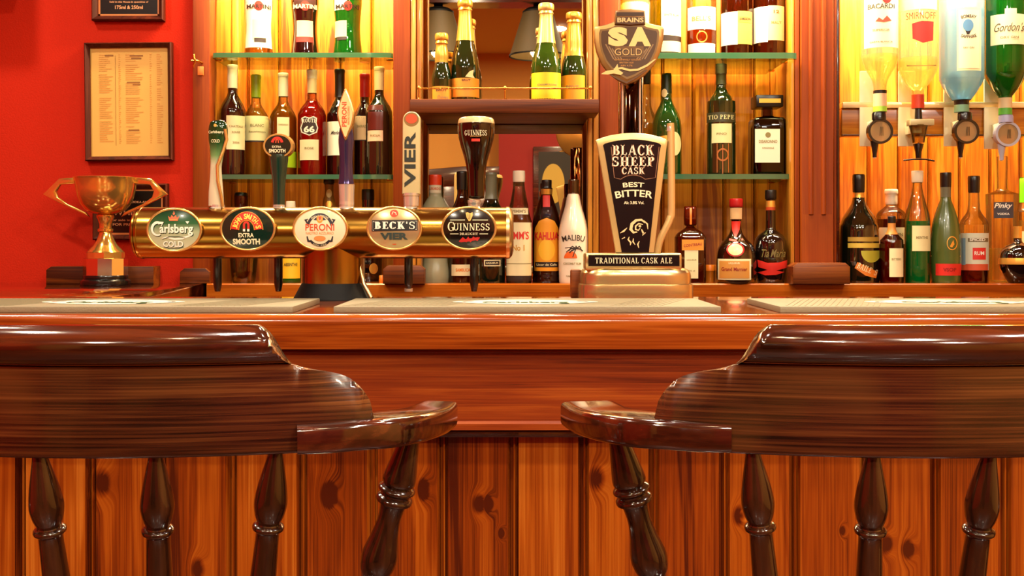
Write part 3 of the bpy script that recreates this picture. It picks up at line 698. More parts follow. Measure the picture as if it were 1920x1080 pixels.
def make_chair(cx, label):
    Y0 = 1.12                                        # seat centre distance
    t = thing('bar_chair', label, 'bar chair', (cx, Y0, 0), 'captain bar chairs facing the bar')
    dy = lambda d: d - Y0
    rear = lambda u: .92 + .83 * u * u
    top = smoothp([(0, 1.1485), (.06, 1.148), (.128, 1.1475), (.138, 1.146), (.147, 1.138), (.156, 1.122), (.163, 1.1135), (.176, 1.1085), (.195, 1.1045), (.209, 1.0995), (.219, 1.091), (.226, 1.081), (.2305, 1.070), (.232, 1.058)], 6)
    def ztop(u):
        u = abs(u)
        for (a, za), (b, zb) in zip(top, top[1:]):
            if a <= u <= b: return za + (zb - za) * (u - a) / max(b - a, 1e-6)
        return top[-1][1]
    zb = 1.0362
    lev = [(zb, -.0015), (zb + .001, -.0004), (zb + .003, 0), (1.06, 0), (1.09, 0), (1.108, 0), (1.1128, 0), (1.1142, -.002), (1.1146, -.001), (1.1158, .0045), (1.119, .0105), (1.124, .015), (1.130, .017), (1.136, .0155), (1.141, .012), (1.145, .006), (1.1475, 0), (1.1487, -.006)]
    def crest(name, u0, u1, lo, hi, mat):
        us = [u0 + (u1 - u0) * k / 110 for k in range(111)]; bm = bmesh.new(); cols = []
        L = lev[lo:hi]
        for u in us:
            zt = ztop(u); d0 = rear(u); col = []
            for z, bl in L:
                zz = min(z, zt); k = 0 if z <= zt else 1
                b_ = bl if z <= zt else max(-.006, bl - (z - zt) * 1.5)
                col.append(bm.verts.new((u, dy(d0) - b_, zz)))
            zl, bl = L[-1]; ztop_ = min(zl, zt)
            for z in (ztop_, (ztop_ + L[0][0]) / 2, L[0][0]):
                col.append(bm.verts.new((u * .93, dy(d0) + .028, z - (.003 if z == ztop_ else 0))))
            cols.append(col)
        m = len(cols[0])
        for a, b in zip(cols, cols[1:]):
            for k in range(m): bm.faces.new((a[k], a[(k + 1) % m], b[(k + 1) % m], b[k]))
        bm.faces.new(cols[0]); bm.faces.new(cols[-1][::-1])
        bmesh.ops.remove_doubles(bm, verts=bm.verts, dist=2e-5)
        return bm_mesh(name, bm, mat, t, ang=50)
    crest('crest_rail', -.232, .232, 0, 8, W_chair)
    crest('crest_roll', -.163, .163, 8, 18, W_arm)
    # arms: from the back of the crest out and forward
    for s in (-1, 1):
        pts = smoothp([(.164, .9605, 0), (.19, .967, 0), (.213, .9755, .001), (.236, .989, .0005), (.257, 1.022, -.001), (.271, 1.068, -.004), (.279, 1.115, -.005)], 4)
        n = len(pts); zc = lambda k: 1.0482 - .006 * (k / n)
        path = [(s * (x - .0), dy(d), 1.0485 + z) for x, d, z in pts]
        half = [(.029 - .010 * max(0, k / (n - 1) - .5) * 2, .0125 + .0007 * sin(pi * k / (n - 1))) for k in range(n)]
        sweep('arm', path if s > 0 else path[::-1], half, W_arm, t)
        a = (s * .259, dy(1.015), 1.038); b = (s * .196, dy(1.05), .80)
        r = .001
        pp = [(9, 0), (10, .03), (13, .10), (15.5, .16), (15.5, .185), (13.5, .195), (17, .205), (17.5, .215), (14.5, .225), (14.2, .235), (17, .245), (17, .26), (13, .27), (11.5, .30), (11, .34), (13, .40), (16.5, .46), (17.5, .50), (15, .545), (11, .58), (11.5, .66), (14, .8), (14, .9), (10, 1)]
        axis_lathe('arm_post', a, b, [(q * r, z) for q, z in smoothp(pp, 2)], W_turn, t, 24)
    zs = .80
    for u, ub in ((-.149, -.118), (-.0497, -.040), (.0497, .040), (.149, .118)):
        a = (u, dy(rear(u)) + .012, zb + .006); b = (ub, dy(.985), zs)
        pp = [(6.2, 0), (6.4, .05), (8, .11), (12, .24), (14.2, .34), (14.2, .39), (12.5, .45), (10, .495), (11.6, .505), (13.6, .515), (13.6, .535), (11.5, .545), (10.2, .56), (10.8, .62), (12.5, .76), (12.5, .85), (10, .95), (8, 1)]
        L_ = 1.0
        # the ring sits at about 0.065 below the rail
        sc = lambda z: z * .58 if z <= .56 else .3248 + (z - .56) * (1 - .3248) / .44
        axis_lathe('spindle', a, b, [(q * .001, sc(z)) for q, z in smoothp(pp, 2)], W_turn, t, 24)
    seat = [(.235 * math.copysign(abs(cos(a)) ** .7, cos(a)), .01 + .215 * math.copysign(abs(sin(a)) ** .7, sin(a))) for a in [2 * pi * k / 48 for k in range(48)]]
    prism('seat', seat, .765, .805, W_arm, t, .008, plane='xy')
    for sx in (-1, 1):
        for sy_ in (-1, 1):
            pp = [(14, 0), (17, .1), (20, .25), (17, .40), (14, .44), (18, .46), (14, .48), (17, .6), (19, .8), (15, 1)]
            axis_lathe('leg', (sx * .15, .01 + sy_ * .135, .768), (sx * .215, .01 + sy_ * .195, 0), [(q * .001, z) for q, z in smoothp(pp, 2)], W_turn, t, 18)
        tube('stretcher', [(sx * .19, -.158, .30), (sx * .19, .178, .30)], .010, W_turn, t)
    tube('stretcher', [(-.19, -.01, .30), (.19, -.01, .30)], .010, W_turn, t)
    tube('foot_rail', [(-.192, .178, .26), (.192, .178, .26)], .011, W_turn, t)
    return t
make_chair(px(187, .94), 'dark turned bar chair in front of the beer font and trophy end')
make_chair(px(1741.5, .94), 'dark turned bar chair in front of the optic bottles end of the bar')

# ------------------------------------------------------------------ helpers for pixel profiles
def zramp(name, stops, rough=.2, metal=0, coat=.5):
    """paint that changes along the height of the part (z in object space, metres)"""
    m, nt, b, L = new_mat(name); n = nt.nodes
    tc = n.new('ShaderNodeTexCoord'); sp = n.new('ShaderNodeSeparateXYZ'); L.new(tc.outputs['Object'], sp.inputs[0])
    z0, z1 = stops[0][0], stops[-1][0]; mr = n.new('ShaderNodeMapRange'); mr.inputs[1].default_value = z0; mr.inputs[2].default_value = z1
    L.new(sp.outputs[2], mr.inputs[0]); rp = n.new('ShaderNodeValToRGB'); e = rp.color_ramp.elements
    e[0].position = 0; e[0].color = lin(stops[0][1]); e[1].position = 1; e[1].color = lin(stops[-1][1])
    for z, c in stops[1:-1]: q = e.new((z - z0) / (z1 - z0)); q.color = lin(c)
    L.new(mr.outputs[0], rp.inputs[0]); L.new(rp.outputs[0], b.inputs['Base Color'])
    b.inputs['Roughness'].default_value = rough; b.inputs['Metallic'].default_value = metal; b.inputs['Coat Weight'].default_value = coat
    return m
def loft(name, secs, mat, parent, n=28, sm=4, ang=40):
    """stack of level ellipses (cx, z, rx, ry)"""
    secs = smoothp(secs, sm); V, Fc = [], []
    for cx, z, rx, ry in secs:
        for k in range(n): V.append((cx + rx * cos(2 * pi * k / n), ry * sin(2 * pi * k / n), z))
    for i in range(len(secs) - 1):
        for k in range(n):
            a, b = i * n + k, i * n + (k + 1) % n; Fc.append((a, b, b + n, a + n))
    Fc.append(tuple(range(n))); Fc.append(tuple(range(len(V) - n, len(V))))
    bm = bmesh.new(); bv = [bm.verts.new(v) for v in V]
    for f in Fc: bm.faces.new([bv[i] for i in f])
    return bm_mesh(name, bm, mat, parent, ang=ang)

# ------------------------------------------------------------------ the beer font
FY = 2.15
font = thing('beer_font', 'brass barrel beer font with five oval badges and five tap handles', 'beer font', (0, FY, BT))
fx = lambda x: px(x, FY); fz = lambda y: pz(y, FY) - BT
rb, zb_ = .0500, fz(436.5)
MX = Matrix.Translation((0, 0, zb_)) @ Matrix.Rotation(pi / 2, 4, 'Y')
lathe('barrel', [(rb, fx(268)), (rb, fx(950))], M_barrel, font, 64, M=MX)
xl, xr = fx(254), fx(963)
lathe('end_cap', [(0, xl), (.034, xl), (.044, xl + .003), (.0485, xl + .007), (.0485, xl + .010), (.046, xl + .0105), (.046, xl + .012), (.0505, xl + .0125), (.0508, xl + .0165), (rb - .001, xl + .0185)], M_barrel, font, 64, M=MX)
lathe('end_cap', [(0, xr), (.036, xr), (.045, xr - .003), (.0505, xr - .008), (.0512, xr - .014), (rb - .001, xr - .0145)], M_steel, font, 64, M=MX)
cx = fx(623)
lathe('column', [(.061, .030), (.061, zb_ - .03)], M_barrel, font, 48, off=(cx, .018, 0))
lathe('foot', [(0, 0), (.078, 0), (.078, .003), (.0765, .005), (.064, .029), (.062, .032), (0, .032)], M_blackm, font, 48, off=(cx, .018, 0))
tube('side_bracket', [(cx + .052, .0, .075), (cx + .063, -.01, .03), (cx + .078, -.015, .004)], .004, M_steel, font)
for x in (408, 522, 650, 766, 889):
    X = px(x, 2.185); zt = zb_ - .04
    lathe('nozzle', [(0, .014 if x != 766 else .020), (.0055, .014 if x != 766 else .020), (.0085, .03), (.0085, zt), (0, zt)], M_black, font, 18, off=(X, .035, 0))
    if x == 766: lathe('nozzle_tip', [(0, .014), (.0085, .014), (.0085, .020), (0, .020)], M_chrome, font, 18, off=(X, .035, 0))
# badges -------------------------------------------------------------
BY = FY - rb - .011
bq = lambda x: px(x, BY); bz = lambda y: pz(y, BY) - BT
BRX, BRZ = 51.5 / F * BY, 40.5 / F * BY
def badge(cx, cy, face):
    X, Z = bq(cx), bz(cy); y0 = -rb - .008
    def m(u, v, h):
        q = min(1, (u / BRX) ** 2 + (v / BRZ) ** 2); return (X + u, y0 - .006 * (1 - q) - h, Z + v)
    V, Fc = [], []
    n, rg = 56, 8
    for j in range(rg + 1):
        for k in range(n): V.append(m(BRX * .965 * j / rg * cos(2 * pi * k / n), BRZ * .965 * j / rg * sin(2 * pi * k / n), 0))
    for k in range(n): V.append((X + BRX * .965 * cos(2 * pi * k / n), -rb * .80, Z + BRZ * .965 * sin(2 * pi * k / n)))
    for j in range(rg + 1):
        for k in range(n): Fc.append((j * n + k, j * n + (k + 1) % n, (j + 1) * n + (k + 1) % n, (j + 1) * n + k))
    bm = bmesh.new(); bv = [bm.verts.new(v) for v in V]
    for f in Fc: bm.faces.new([bv[i] for i in f])
    bmesh.ops.remove_doubles(bm, verts=bm.verts, dist=1e-6)
    o = bm_mesh('badge', bm, face, font)
    rim = [(X + BRX * .975 * cos(2 * pi * k / n), y0 - .0004, Z + BRZ * .975 * sin(2 * pi * k / n)) for k in range(n + 1)]
    tube('rim', rim, .0024, M_gold, o, 10)
    sc = BY / F
    return o, m, sc
def lerp_px(m, cx, cy, sc): return lambda x, y, h=0: m((x - cx) * sc, (cy - y) * sc, h)
I_white, I_cream, I_red, I_or = ink('efe7d2'), ink('e6d9ae'), ink('c4240c'), ink('e08a1c')
I_gold = ink('d8a850', .35, .2); I_navy = ink('1e1a22'); I_grn = ink('06321c')
def logo(o, m, sc, cx, cy):
    """returns writers working in photo pixels"""
    def W_(s, x, y, w_, h_, mat, **k): 
        if 'arc' in k: k['arc'] *= sc
        return write(o, s, (x - cx) * sc, (cy - y) * sc, w_ * sc, h_ * sc, mat, m, **k)
    def PL(pts, mat, h=.0006, sub=4): return poly('emblem', [((x - cx) * sc, (cy - y) * sc) for x, y in pts], mat, o, m, h, sub)
    def ST(pts, wd, mat, h=.0007, closed=False): return stroke('emblem_line', [((x - cx) * sc, (cy - y) * sc) for x, y in pts], [q * sc for q in wd] if hasattr(wd, '__len__') else wd * sc, mat, o, m, h, closed)
    def DI(x, y, rx, ry, mat, h=.0006, r0=0): return disc('emblem', (x - cx) * sc, (cy - y) * sc, rx * sc, ry * sc, mat, o, m, h, 32, 4, r0)
    return W_, PL, ST, DI
arcpts = lambda cx, cy, rx, ry, a0, a1, n=18: [(cx + rx * cos(R(a0 + (a1 - a0) * k / n)), cy - ry * sin(R(a0 + (a1 - a0) * k / n))) for k in range(n + 1)]
# 1: green to silver with script
zc1 = bz(431)
o, m, sc = badge(326, 431, zramp('green_silver_badge', [(zc1 - .03, 'b8b490'), (zc1 - .004, 'a0a884'), (zc1 + .012, '1c5a34'), (zc1 + .04, '0a2c1c')], .2))
W_, PL, ST, DI = logo(o, m, sc, 326, 431)
for dx, dz, mt, h in ((1.2, 1.2, I_grn, .0006), (0, 0, I_white, .0010)):
    W_('arlsberg', 331 + dx, 431 + dz, 62, 22, mt, h=h, fat=.025)
    ST([(x + dx, y + dz) for x, y in arcpts(296, 429, 11, 12, 62, 300)], [2, 3.5, 4.5, 5, 5, 5, 5, 5, 5, 5, 4.5, 4, 4, 4, 3.5, 3, 3, 2.5, 2], mt, h); ST([(297 + dx, 418 + dz), (306 + dx, 418 + dz), (303 + dx, 424 + dz)], [5, 5, 1], mt, h)
    W_('COLD', 325 + dx * .7, 457.5 + dz * .7, 38, 11, mt, h=h, fat=.03)
ST([(304, 447), (314, 445), (328, 448), (342, 447), (356, 442), (362, 436)], [1, 3, 4, 4, 3, 1], I_white)
ST([(305, 449), (318, 444), (336, 444), (348, 446)], [.6, 1.4, 1.4, .6], I_grn, .0011)
ST([(307, 463), (318, 466), (334, 466), (344, 463)], 1.1, I_grn, .0009)
I_crown = ink('c8643c')
PL([(318, 414), (315.5, 405), (320, 408), (322, 403), (326, 407), (330, 403), (332, 408), (336.5, 405), (334, 414)], I_crown); DI(326, 400.5, 2, 2.4, I_crown); ST([(326, 399), (326, 396)], 1.4, I_crown)
ST([(319, 412), (333, 412)], 1.2, I_gold, .0009)
PL([(348, 415), (355, 415), (352, 420)], I_white)
# 2: dark green, arch with magnet
o, m, sc = badge(464, 429, plain('bottle_green_badge', '06241a', .15, coat=.6))
W_, PL, ST, DI = logo(o, m, sc, 464, 429)
ST(arcpts(463, 432, 22.5, 27, 4, 176), 14, I_red, .0006); ST(arcpts(463, 432, 30.5, 35, 2, 178), 1.2, I_or, .0008); ST(arcpts(463, 432, 14.5, 19, 2, 178), 1.2, I_or, .0008)
I_yel = ink('f4d454')
for k, ch in enumerate('JOHN SMITH\u2019S'):
    a = R(166 - 152 * k / 11)
    if ch != ' ': W_(ch, 463 + 22.5 * cos(a), 432 - 26.5 * sin(a), 5.8 if ch not in 'I\u2019' else 2.4, 10 if ch != '\u2019' else 3, I_yel, rot=a - pi / 2, h=.0009, fat=.03)
ST([(458.5, 433)] + arcpts(462.5, 422, 4.2, 5.5, 180, 0) + [(466.5, 433)], 4.2, I_red, .0008)
for x in (458.5, 466.5): ST([(x, 429.5), (x, 434)], 4.2, I_white, .0010)
W_('EXTRA', 462, 441, 29, 8, I_cream, fat=.03); W_('SMOOTH', 462, 453, 51, 11, I_cream, fat=.045)
# 3: white with red word and ribbons
o, m, sc = badge(600, 429, plain('white_badge', 'e8d6b0', .2, coat=.6))
W_, PL, ST, DI = logo(o, m, sc, 600, 429)
I_rust = ink('c84a1c'); I_tan2 = ink('d88a4a')
W_('PERONI', 600, 426, 54, 13, I_rust, fat=.01); W_('NASTRO AZZURRO', 600, 437, 52, 5, I_tan2, fat=.0)
ST(arcpts(600, 432, 24, 30, 18, 162), 5, I_navy); W_('BIRRA SUPERIORE', 600, 404.2, 34, 3, I_cream, arc=26, fat=0, h=.0010)
ST([(577, 421), (573, 412), (578, 411)], [1, 5, 2], I_navy); ST([(623, 421), (627, 412), (622, 411)], [1, 5, 2], I_navy)
DI(600, 410, 6, 8, I_or, .0006, .55); DI(600, 409, 2.4, 4, I_rust, .0008); PL([(588, 412), (594, 407), (594, 413)], I_navy); PL([(612, 412), (606, 407), (606, 413)], I_navy)
ST([(576, 443), (578, 452)] + arcpts(600, 442, 20, 18, 214, 326) + [(622, 452), (624, 443)], [2, 4] + [4.5] * 19 + [4, 2], I_navy)
W_('ROMA - ITALIA', 600, 460.4, 26, 2.8, I_cream, arc=-24, fat=0, h=.0010)
DI(600, 447, 11, 5, I_tan2)
# 4: silver gold with bar
o, m, sc = badge(739, 428, plain('pale_gold_badge', 'cdb684', .22, .7))
W_, PL, ST, DI = logo(o, m, sc, 739, 428)
PL([(697, 413), (783, 412), (783, 432), (697, 434)], I_blk); ST([(699, 415.5), (781, 414.5), (781, 430), (699, 431.5)], 1, I_white, .0008, True)
W_("BECK'S", 740, 422.5, 76, 14, I_white, font=slab, fat=1.5, h=.0011)
W_('VIER', 739, 443, 52, 13, ink('2c3a34'), fat=.05)
DI(739, 400, 8, 7, ink('d83c1c')); ST([(735, 402), (737, 397), (742, 399), (743, 403)], 1.4, I_cream, .0009); ST([(736, 458), (743, 458)], 1.6, I_rust)
# 5: black with harp
o, m, sc = badge(879, 428, plain('black_badge', '0c0a08', .15, coat=.6))
W_, PL, ST, DI = logo(o, m, sc, 879, 428)
W_('UINNESS', 884, 425.5, 68, 13, I_cream, font=slab, fat=.9); W_('G', 846, 424.5, 13, 17.5, I_cream, font=slab, fat=.9)
W_('DRAUGHT', 879, 438.5, 34, 4.5, I_cream, font=slab, fat=.8)
for a, b in ((844, 872), (886, 915)): ST([(a, 412.5), (b, 412.5)], 1.2, I_cream)
for a, b in ((844, 860), (899, 915)): ST([(a, 438.5), (b, 438.5)], 1.2, I_cream)
PL([(873, 399), (877, 398), (881, 400), (886, 398), (886.5, 404), (882, 414), (879, 414.5), (875, 408)], I_gold)
for k in range(3): ST([(877 + 2.5 * k, 401), (878.5 + 1.3 * k, 411)], .7, I_blk, .0009)
ST([(861, 453), (868, 447), (874, 452), (878, 446), (882, 452), (888, 446), (895, 450), (899, 445)], [2, 5, 5, 5, 5, 5, 4, 2], ink('b41c14')); ST([(863, 452), (880, 450), (897, 447)], 5, ink('b41c14'), .0006)
# tap handles ---------------------------------------------------------
def tap_base(x, hw, y0, parent_mat=M_chrome):
    X, r = fx(x), hw / F * FY
    return lathe('tap_collar', [(0, fz(y0)), (r, fz(y0)), (r * 1.02, fz(y0 + 6)), (r * .96, fz(y0 + 7)), (r * .96, fz(388)), (r * 1.25, fz(391)), (r * 1.3, fz(394)), (0, fz(396))][::-1], parent_mat, font, 24, off=(X, 0, 0))
s_ = FY / F
# hourglass glass handle
tap_base(408, 13, 384)
h1 = loft('tap_handle', [(fx(cx), fz(y), w_ * s_, w_ * s_ * d) for cx, y, w_, d in ((410, 225, 4, .6), (409, 228, 13, .6), (409, 238, 17.5, .6), (409, 258, 18, .6), (408.5, 272, 16, .65), (407, 290, 12.5, .7), (405, 312, 10.5, .8), (405, 335, 11.5, .8), (405, 360, 13.5, .8), (405.5, 386, 14.5, .8))], zramp('green_silver_handle', [(fz(386), 'd8ccaa'), (fz(310), 'cfc8a4'), (fz(292), '6f9a5c'), (fz(268), '124a20'), (fz(225), '0a2a14')], .12, .15), font)
tube('silver_swoosh', [(fx(424), -.009, fz(243)), (fx(427), -.008, fz(262)), (fx(421), -.011, fz(285)), (fx(411), -.014, fz(312)), (fx(412), -.014, fz(340)), (fx(418), -.012, fz(370)), (fx(420), -.010, fz(388))], .0032, M_gold, h1)
hm = lambda u, v, h: (fx(409) + u, -.0255 * (1 - .5 * (u / .02) ** 2) + .0045 - h, v)
write(h1, 'Carlsberg', 0, fz(250), 28 * s_, 7 * s_, I_cream, hm, .001); write(h1, 'COLD', 0, fz(266), 16 * s_, 6 * s_, I_cream, hm, .0005)
disc('emblem', 0, fz(237), 3 * s_, 3 * s_, I_gold, h1, hm, .001, 16, 2)
# round badge handle
tap_base(523, 11, 384)
h2 = loft('tap_handle', [(fx(523), fz(y), w_ * s_, w_ * s_ * .8) for y, w_ in ((290, 17), (297, 17.5), (310, 16), (330, 13.5), (355, 11.5), (386, 11))], plain('green_handle', '083024', .18, coat=.8), font)
pb = lathe('round_badge', [(0, -.010), (27.5 * s_, -.010), (28.5 * s_, -.006), (28.5 * s_, .010), (0, .012)], M_gold, font, 40, M=Matrix.Translation((fx(523), 0, fz(274))) @ Matrix.Rotation(pi / 2, 4, 'X') @ Matrix.Diagonal((1, .82, -1, 1)))
lm = on_flat(-.0102, fx(523), fz(274))
disc('badge_face', 0, 0, 24 * s_, 19.5 * s_, ink('1c1a10', .2), pb, lm, .0004)
o, m, sc = pb, lambda u, v, h: lm(u, v, h + .0006), s_
W_, PL, ST, DI = logo(o, m, sc, 523, 274)
ST(arcpts(522, 269, 9, 9.5, 5, 175), 5, I_red); ST([(519.5, 269), (520, 264), (522, 262), (524, 264), (524.5, 269)], 2.2, I_rust, .0009)
W_('EXTRA', 521, 276, 17, 4, I_cream); W_('SMOOTH', 522, 283.5, 31, 7, I_cream, fat=.04)
# leaf shaped handle
tap_base(650, 14, 378)
M_blued = plain('blued_metal', '564c78', .12, .8)
h3 = loft('tap_handle', [(fx(649), fz(y), w_ * s_, w_ * s_ * .75) for y, w_ in ((240, 12), (262, 14.5), (285, 13), (310, 12), (335, 13.5), (345, 15))], M_blued, font)
lathe('chrome_grip', [(15 * s_, fz(346)), (14.5 * s_, fz(350)), (13.5 * s_, fz(384))], M_chrome, font, 28, off=(fx(650), 0, 0))
leaf = [(649, 166), (656, 180), (663, 200), (666, 215), (663, 235), (656, 252), (650, 265), (643, 250), (637, 232), (634, 213), (638, 195), (644, 178)]
ls = [(fx(a), fz(b)) for a, b in smoothp(leaf + leaf[:1], 3)][:-1]
lf = prism('leaf_plate', ls, -.016, .006, M_gold, font, .003)
c_ = (fx(650), fz(213)); inn = [(c_[0] + (a - c_[0]) * .82, c_[1] + (b - c_[1]) * .88) for a, b in ls]
lm3 = on_flat(-.0163)
poly('leaf_face', inn, ink('e8c888', .25), lf, lm3, .0005)
write(lf, 'PERONI', fx(648), fz(216), 46 * s_, 9 * s_, I_rust, lm3, .001, rot=pi / 2); write(lf, 'NASTRO AZZURRO', fx(656), fz(218), 34 * s_, 4 * s_, I_tan2, lm3, .001, rot=pi / 2)
# slab handle
tap_base(770, 13.5, 362)
sl = [(fx(755), fz(364)), (fx(788), fz(364)), (fx(789), fz(226))] + [(fx(772.5) + 16.5 * s_ * cos(R(a)), fz(226) + 16 * s_ * sin(R(a))) for a in range(15, 180, 15)] + [(fx(756), fz(226))]
h4 = prism('tap_handle', sl, -.012, .012, plain('cream_handle', 'd6c48e', .25, .15, coat=.5), font, .003)
lm4 = on_flat(-.0122)
disc('red_roundel', fx(772.5), fz(225), 14 * s_, 13 * s_, ink('9a7a4a', .3, .5), h4, lm4, .0004); disc('red_roundel', fx(772.5), fz(224), 11 * s_, 9 * s_, I_rust, h4, lm4, .0009)
write(h4, 'VIER', fx(770), fz(300), 103 * s_, 21 * s_, ink('22261c'), lm4, .0008, rot=pi / 2, fat=.03)
lathe('chrome_grip', [(0, fz(362)), (16 * s_, fz(362)), (16 * s_, fz(367)), (14.5 * s_, fz(368)), (14 * s_, fz(386)), (0, fz(386))], M_chrome, font, 28, off=(fx(771), 0, 0))
# pint glass handle
tap_base(889, 12, 375)
h5 = lathe('tap_handle', smoothp([(0, fz(219.5)), (20 * s_, fz(220)), (31 * s_, fz(222)), (34.5 * s_, fz(230)), (35 * s_, fz(242)), (33 * s_, fz(258)), (29 * s_, fz(275)), (23 * s_, fz(295)), (18.5 * s_, fz(315)), (16.5 * s_, fz(338)), (15.5 * s_, fz(362)), (14 * s_, fz(372)), (0, fz(373))], 3), zramp('stout_glass', [(fz(373), '080403'), (fz(233), '120604'), (fz(231.5), 'dcc08a'), (fz(219), 'e0c890')], .06, 0, 1), font, 40, off=(fx(893), 0, 0))
hm5 = lambda u, v, h: (fx(893) + (35 * s_ + h) * sin(u / (35 * s_)), -(34 * s_ + h) * cos(u / (35 * s_)), v)
write(h5, 'GUINNESS', 0, fz(252), 43 * s_, 10 * s_, I_cream, hm5, .0006, font=slab, fat=.9); write(h5, 'DRAUGHT', 0, fz(258.5), 20 * s_, 2 * s_, I_tan, hm5, .0002)
patch('emblem', -8 * s_, 8 * s_, fz(268), fz(263), I_red, h5, hm5, -.0002)

# ------------------------------------------------------------------ the hand pump
PY = 2.175
pump = thing('hand_pump', 'brushed steel hand pump with two ale clips and a swan neck spout', 'beer pump', (0, PY, BT))
q_ = lambda Y: ((lambda x: px(x, Y)), (lambda y: pz(y, Y) - BT))
X0 = px(1190, PY); s2 = .062 / .113
lathe('lower_tier', [(0, 0), (.112, 0), (.113, .002), (.1125, .027), (.1115, .030), (.108, .031), (0, .031)], M_steel, pump, 64, sy=s2, sq=.25, off=(X0, 0, 0), ang=24)
lathe('upper_tier', [(0, .031), (.1085, .031), (.1085, .046), (.107, .053), (.103, .058), (.097, .061), (0, .061)], M_steel, pump, 64, sy=s2, sq=.25, off=(X0, 0, 0), ang=24)
box('rear_bracket', px(1069, 2.2), px(1090, 2.2), .004, .03, 0, .058, W_shelf, pump, .004)
ax, az = q_(2.125)
pl_ = box('name_plate', ax(1097), ax(1279), -.050, .01, .058, az(474.5), M_steel, pump, .004)
lp = on_flat(-.0502)
box('plate_face', ax(1103), ax(1274), -.0512, -.048, az(499), az(478), ink('0c0a0a', .2), pl_)
write(pl_, 'TRADITIONAL CASK ALE', ax(1188), az(488.5), 144 / F * 2.125, 11 / F * 2.125, I_cream, on_flat(-.0514), .0005, font=slab, fat=.95)
# black clip
out = [(1117, 263)] + arcpts(1186, 448, 190, 199.5, 110.5, 71, 14) + [(1253, 263), (1251, 276), (1227, 474), (1155, 474), (1121, 276)]
cg = prism('ale_clip', [(ax(a), az(b)) for a, b in out], -.046, -.036, M_clip, pump, .003)
inn = [(1131, 272)] + arcpts(1186, 448, 178, 187, 107, 73.5, 12) + [(1240, 272), (1237, 285), (1217, 473), (1166, 473), (1134, 285)]
prism('clip_face', [(ax(a), az(b)) for a, b in inn], -.0472, -.040, ink('0b0909', .2), cg)
cm = on_flat(-.0473)
o, m, sc = cg, lambda u, v, h: (ax(1190) + u, -.0473 - h, az(370) + v), 2.125 / F
W_, PL, ST, DI = logo(o, m, sc, 1190, 370)
PL([(1146, 272), (1236, 272), (1228, 332)] + arcpts(1187, 370, 42, 43, 60, 120, 8) + [(1153, 332)], ink('160a08', .2), .0003)
ST([(1146, 275), (1152, 333)] + arcpts(1187, 372, 40, 44, 125, 55, 8) + [(1229, 333), (1236, 275)], 1.2, ink('8a5a3a'))
for s, y, w_, h_ in (('BLACK', 281.5, 77, 19), ('SHEEP', 302.5, 78, 18), ('CASK', 320, 42, 12.5)):
    W_(s, 1187.5, y, w_ + 2, h_ + 2, ink('a8683c'), font=slab, fat=1.35, h=.0006); W_(s, 1187.5, y, w_, h_, ink('ecdcbc'), font=slab, fat=1.0, h=.0010)
W_('BEST', 1188, 346, 40, 9, I_cream, fat=.02, arc=160); W_('BITTER', 1189, 362, 71, 13, I_cream, fat=.02, arc=160)
W_('Alc 3.8% Vol.', 1189, 380, 38, 5.5, I_cream)
# ram's head in gold line
I_ram = ink('e0c48c', .35)
ST([(1212 - 2, 418), (1203, 412), (1193, 413), (1185, 420), (1183, 430), (1188, 436), (1195, 435)], [1.5, 4, 5, 6, 6, 4, 2], I_ram); ST([(1206, 421), (1198, 419), (1192, 424), (1192, 430), (1197, 432), (1201, 427)], [1, 2.5, 3, 3, 2.5, 1], I_ram)
ST([(1203, 430), (1207, 438), (1204, 441), (1211, 436)], [2, 4, 3, 1], I_ram); ST([(1207, 413), (1214, 420), (1215, 430)], [1, 3, 1], I_ram); DI(1200, 424, 2.6, 2.2, I_ram)
ST([(1163, 437), (1170, 433), (1176, 427)], [1, 3.5, 1], I_ram); ST([(1180, 444), (1178, 449), (1183, 455), (1182, 460)], [1, 3, 3, 1], I_ram); ST([(1188, 447), (1187, 453), (1191, 459)], [1, 3, 1], I_ram); ST([(1199, 452), (1196, 458), (1198, 465)], [1, 3, 1], I_ram); ST([(1166, 448), (1172, 445)], [1, 2], I_ram)
# handle shaft behind the clip
M_shaft = plain('polished_dark_shaft', '4a2c1c', .06, 1)
shx, shz = q_(PY + .02)
lathe('handle_shaft', [(0, .055), (.025, .055), (.025, shz(140)), (.022, shz(136)), (0, shz(134))], M_shaft, pump, 40, off=(shx(1183), .02, 0))
for dx in (-18, 14): tube('shaft_rod', [(shx(1183 + dx), -.004, .06), (shx(1183 + dx), -.004, shz(150))], .0022, M_chrome, pump, 10)
# shield clip on top
ay, azz = q_(2.155)
sh = [(1153, 40), (1140, 46), (1127, 49), (1116, 50), (1113.5, 58), (1114, 78), (1118, 98), (1127, 120), (1140, 137), (1157, 150), (1174, 160), (1192, 153), (1210, 141), (1227, 122), (1238, 98), (1243, 76), (1244.5, 56), (1242, 50), (1231, 48), (1218, 45), (1208, 40)]
sg = prism('shield_clip', [(ay(a), azz(b)) for a, b in sh], -.026, -.012, plain('bronze_clip', 'b08a50', .3, .8), pump, .003)
cxs, cys = 1179, 92
inn = [(cxs + (a - cxs) * .86, cys + (b - cys) * .85) for a, b in sh]
M_brn = ink('4a3018', .3)
sm = lambda u, v, h: (ay(1179) + u, -.0263 - h, azz(92) + v)
W_, PL, ST, DI = logo(sg, sm, 2.155 / F, 1179, 92)
PL(inn, ink('7a5a2c', .3), .0004); PL([(cxs + (a - cxs) * .80, cys + (b - cys) * .78) for a, b in sh], M_brn, .0007)
for k in range(4):
    ST([(1135 + 6 * k, 84 + 4 * k), (1150 + 5 * k, 112)], 2.2, ink('8a6a40'), .0009); ST([(1224 - 6 * k, 84 + 4 * k), (1208 - 5 * k, 112)], 2.2, ink('8a6a40'), .0009)
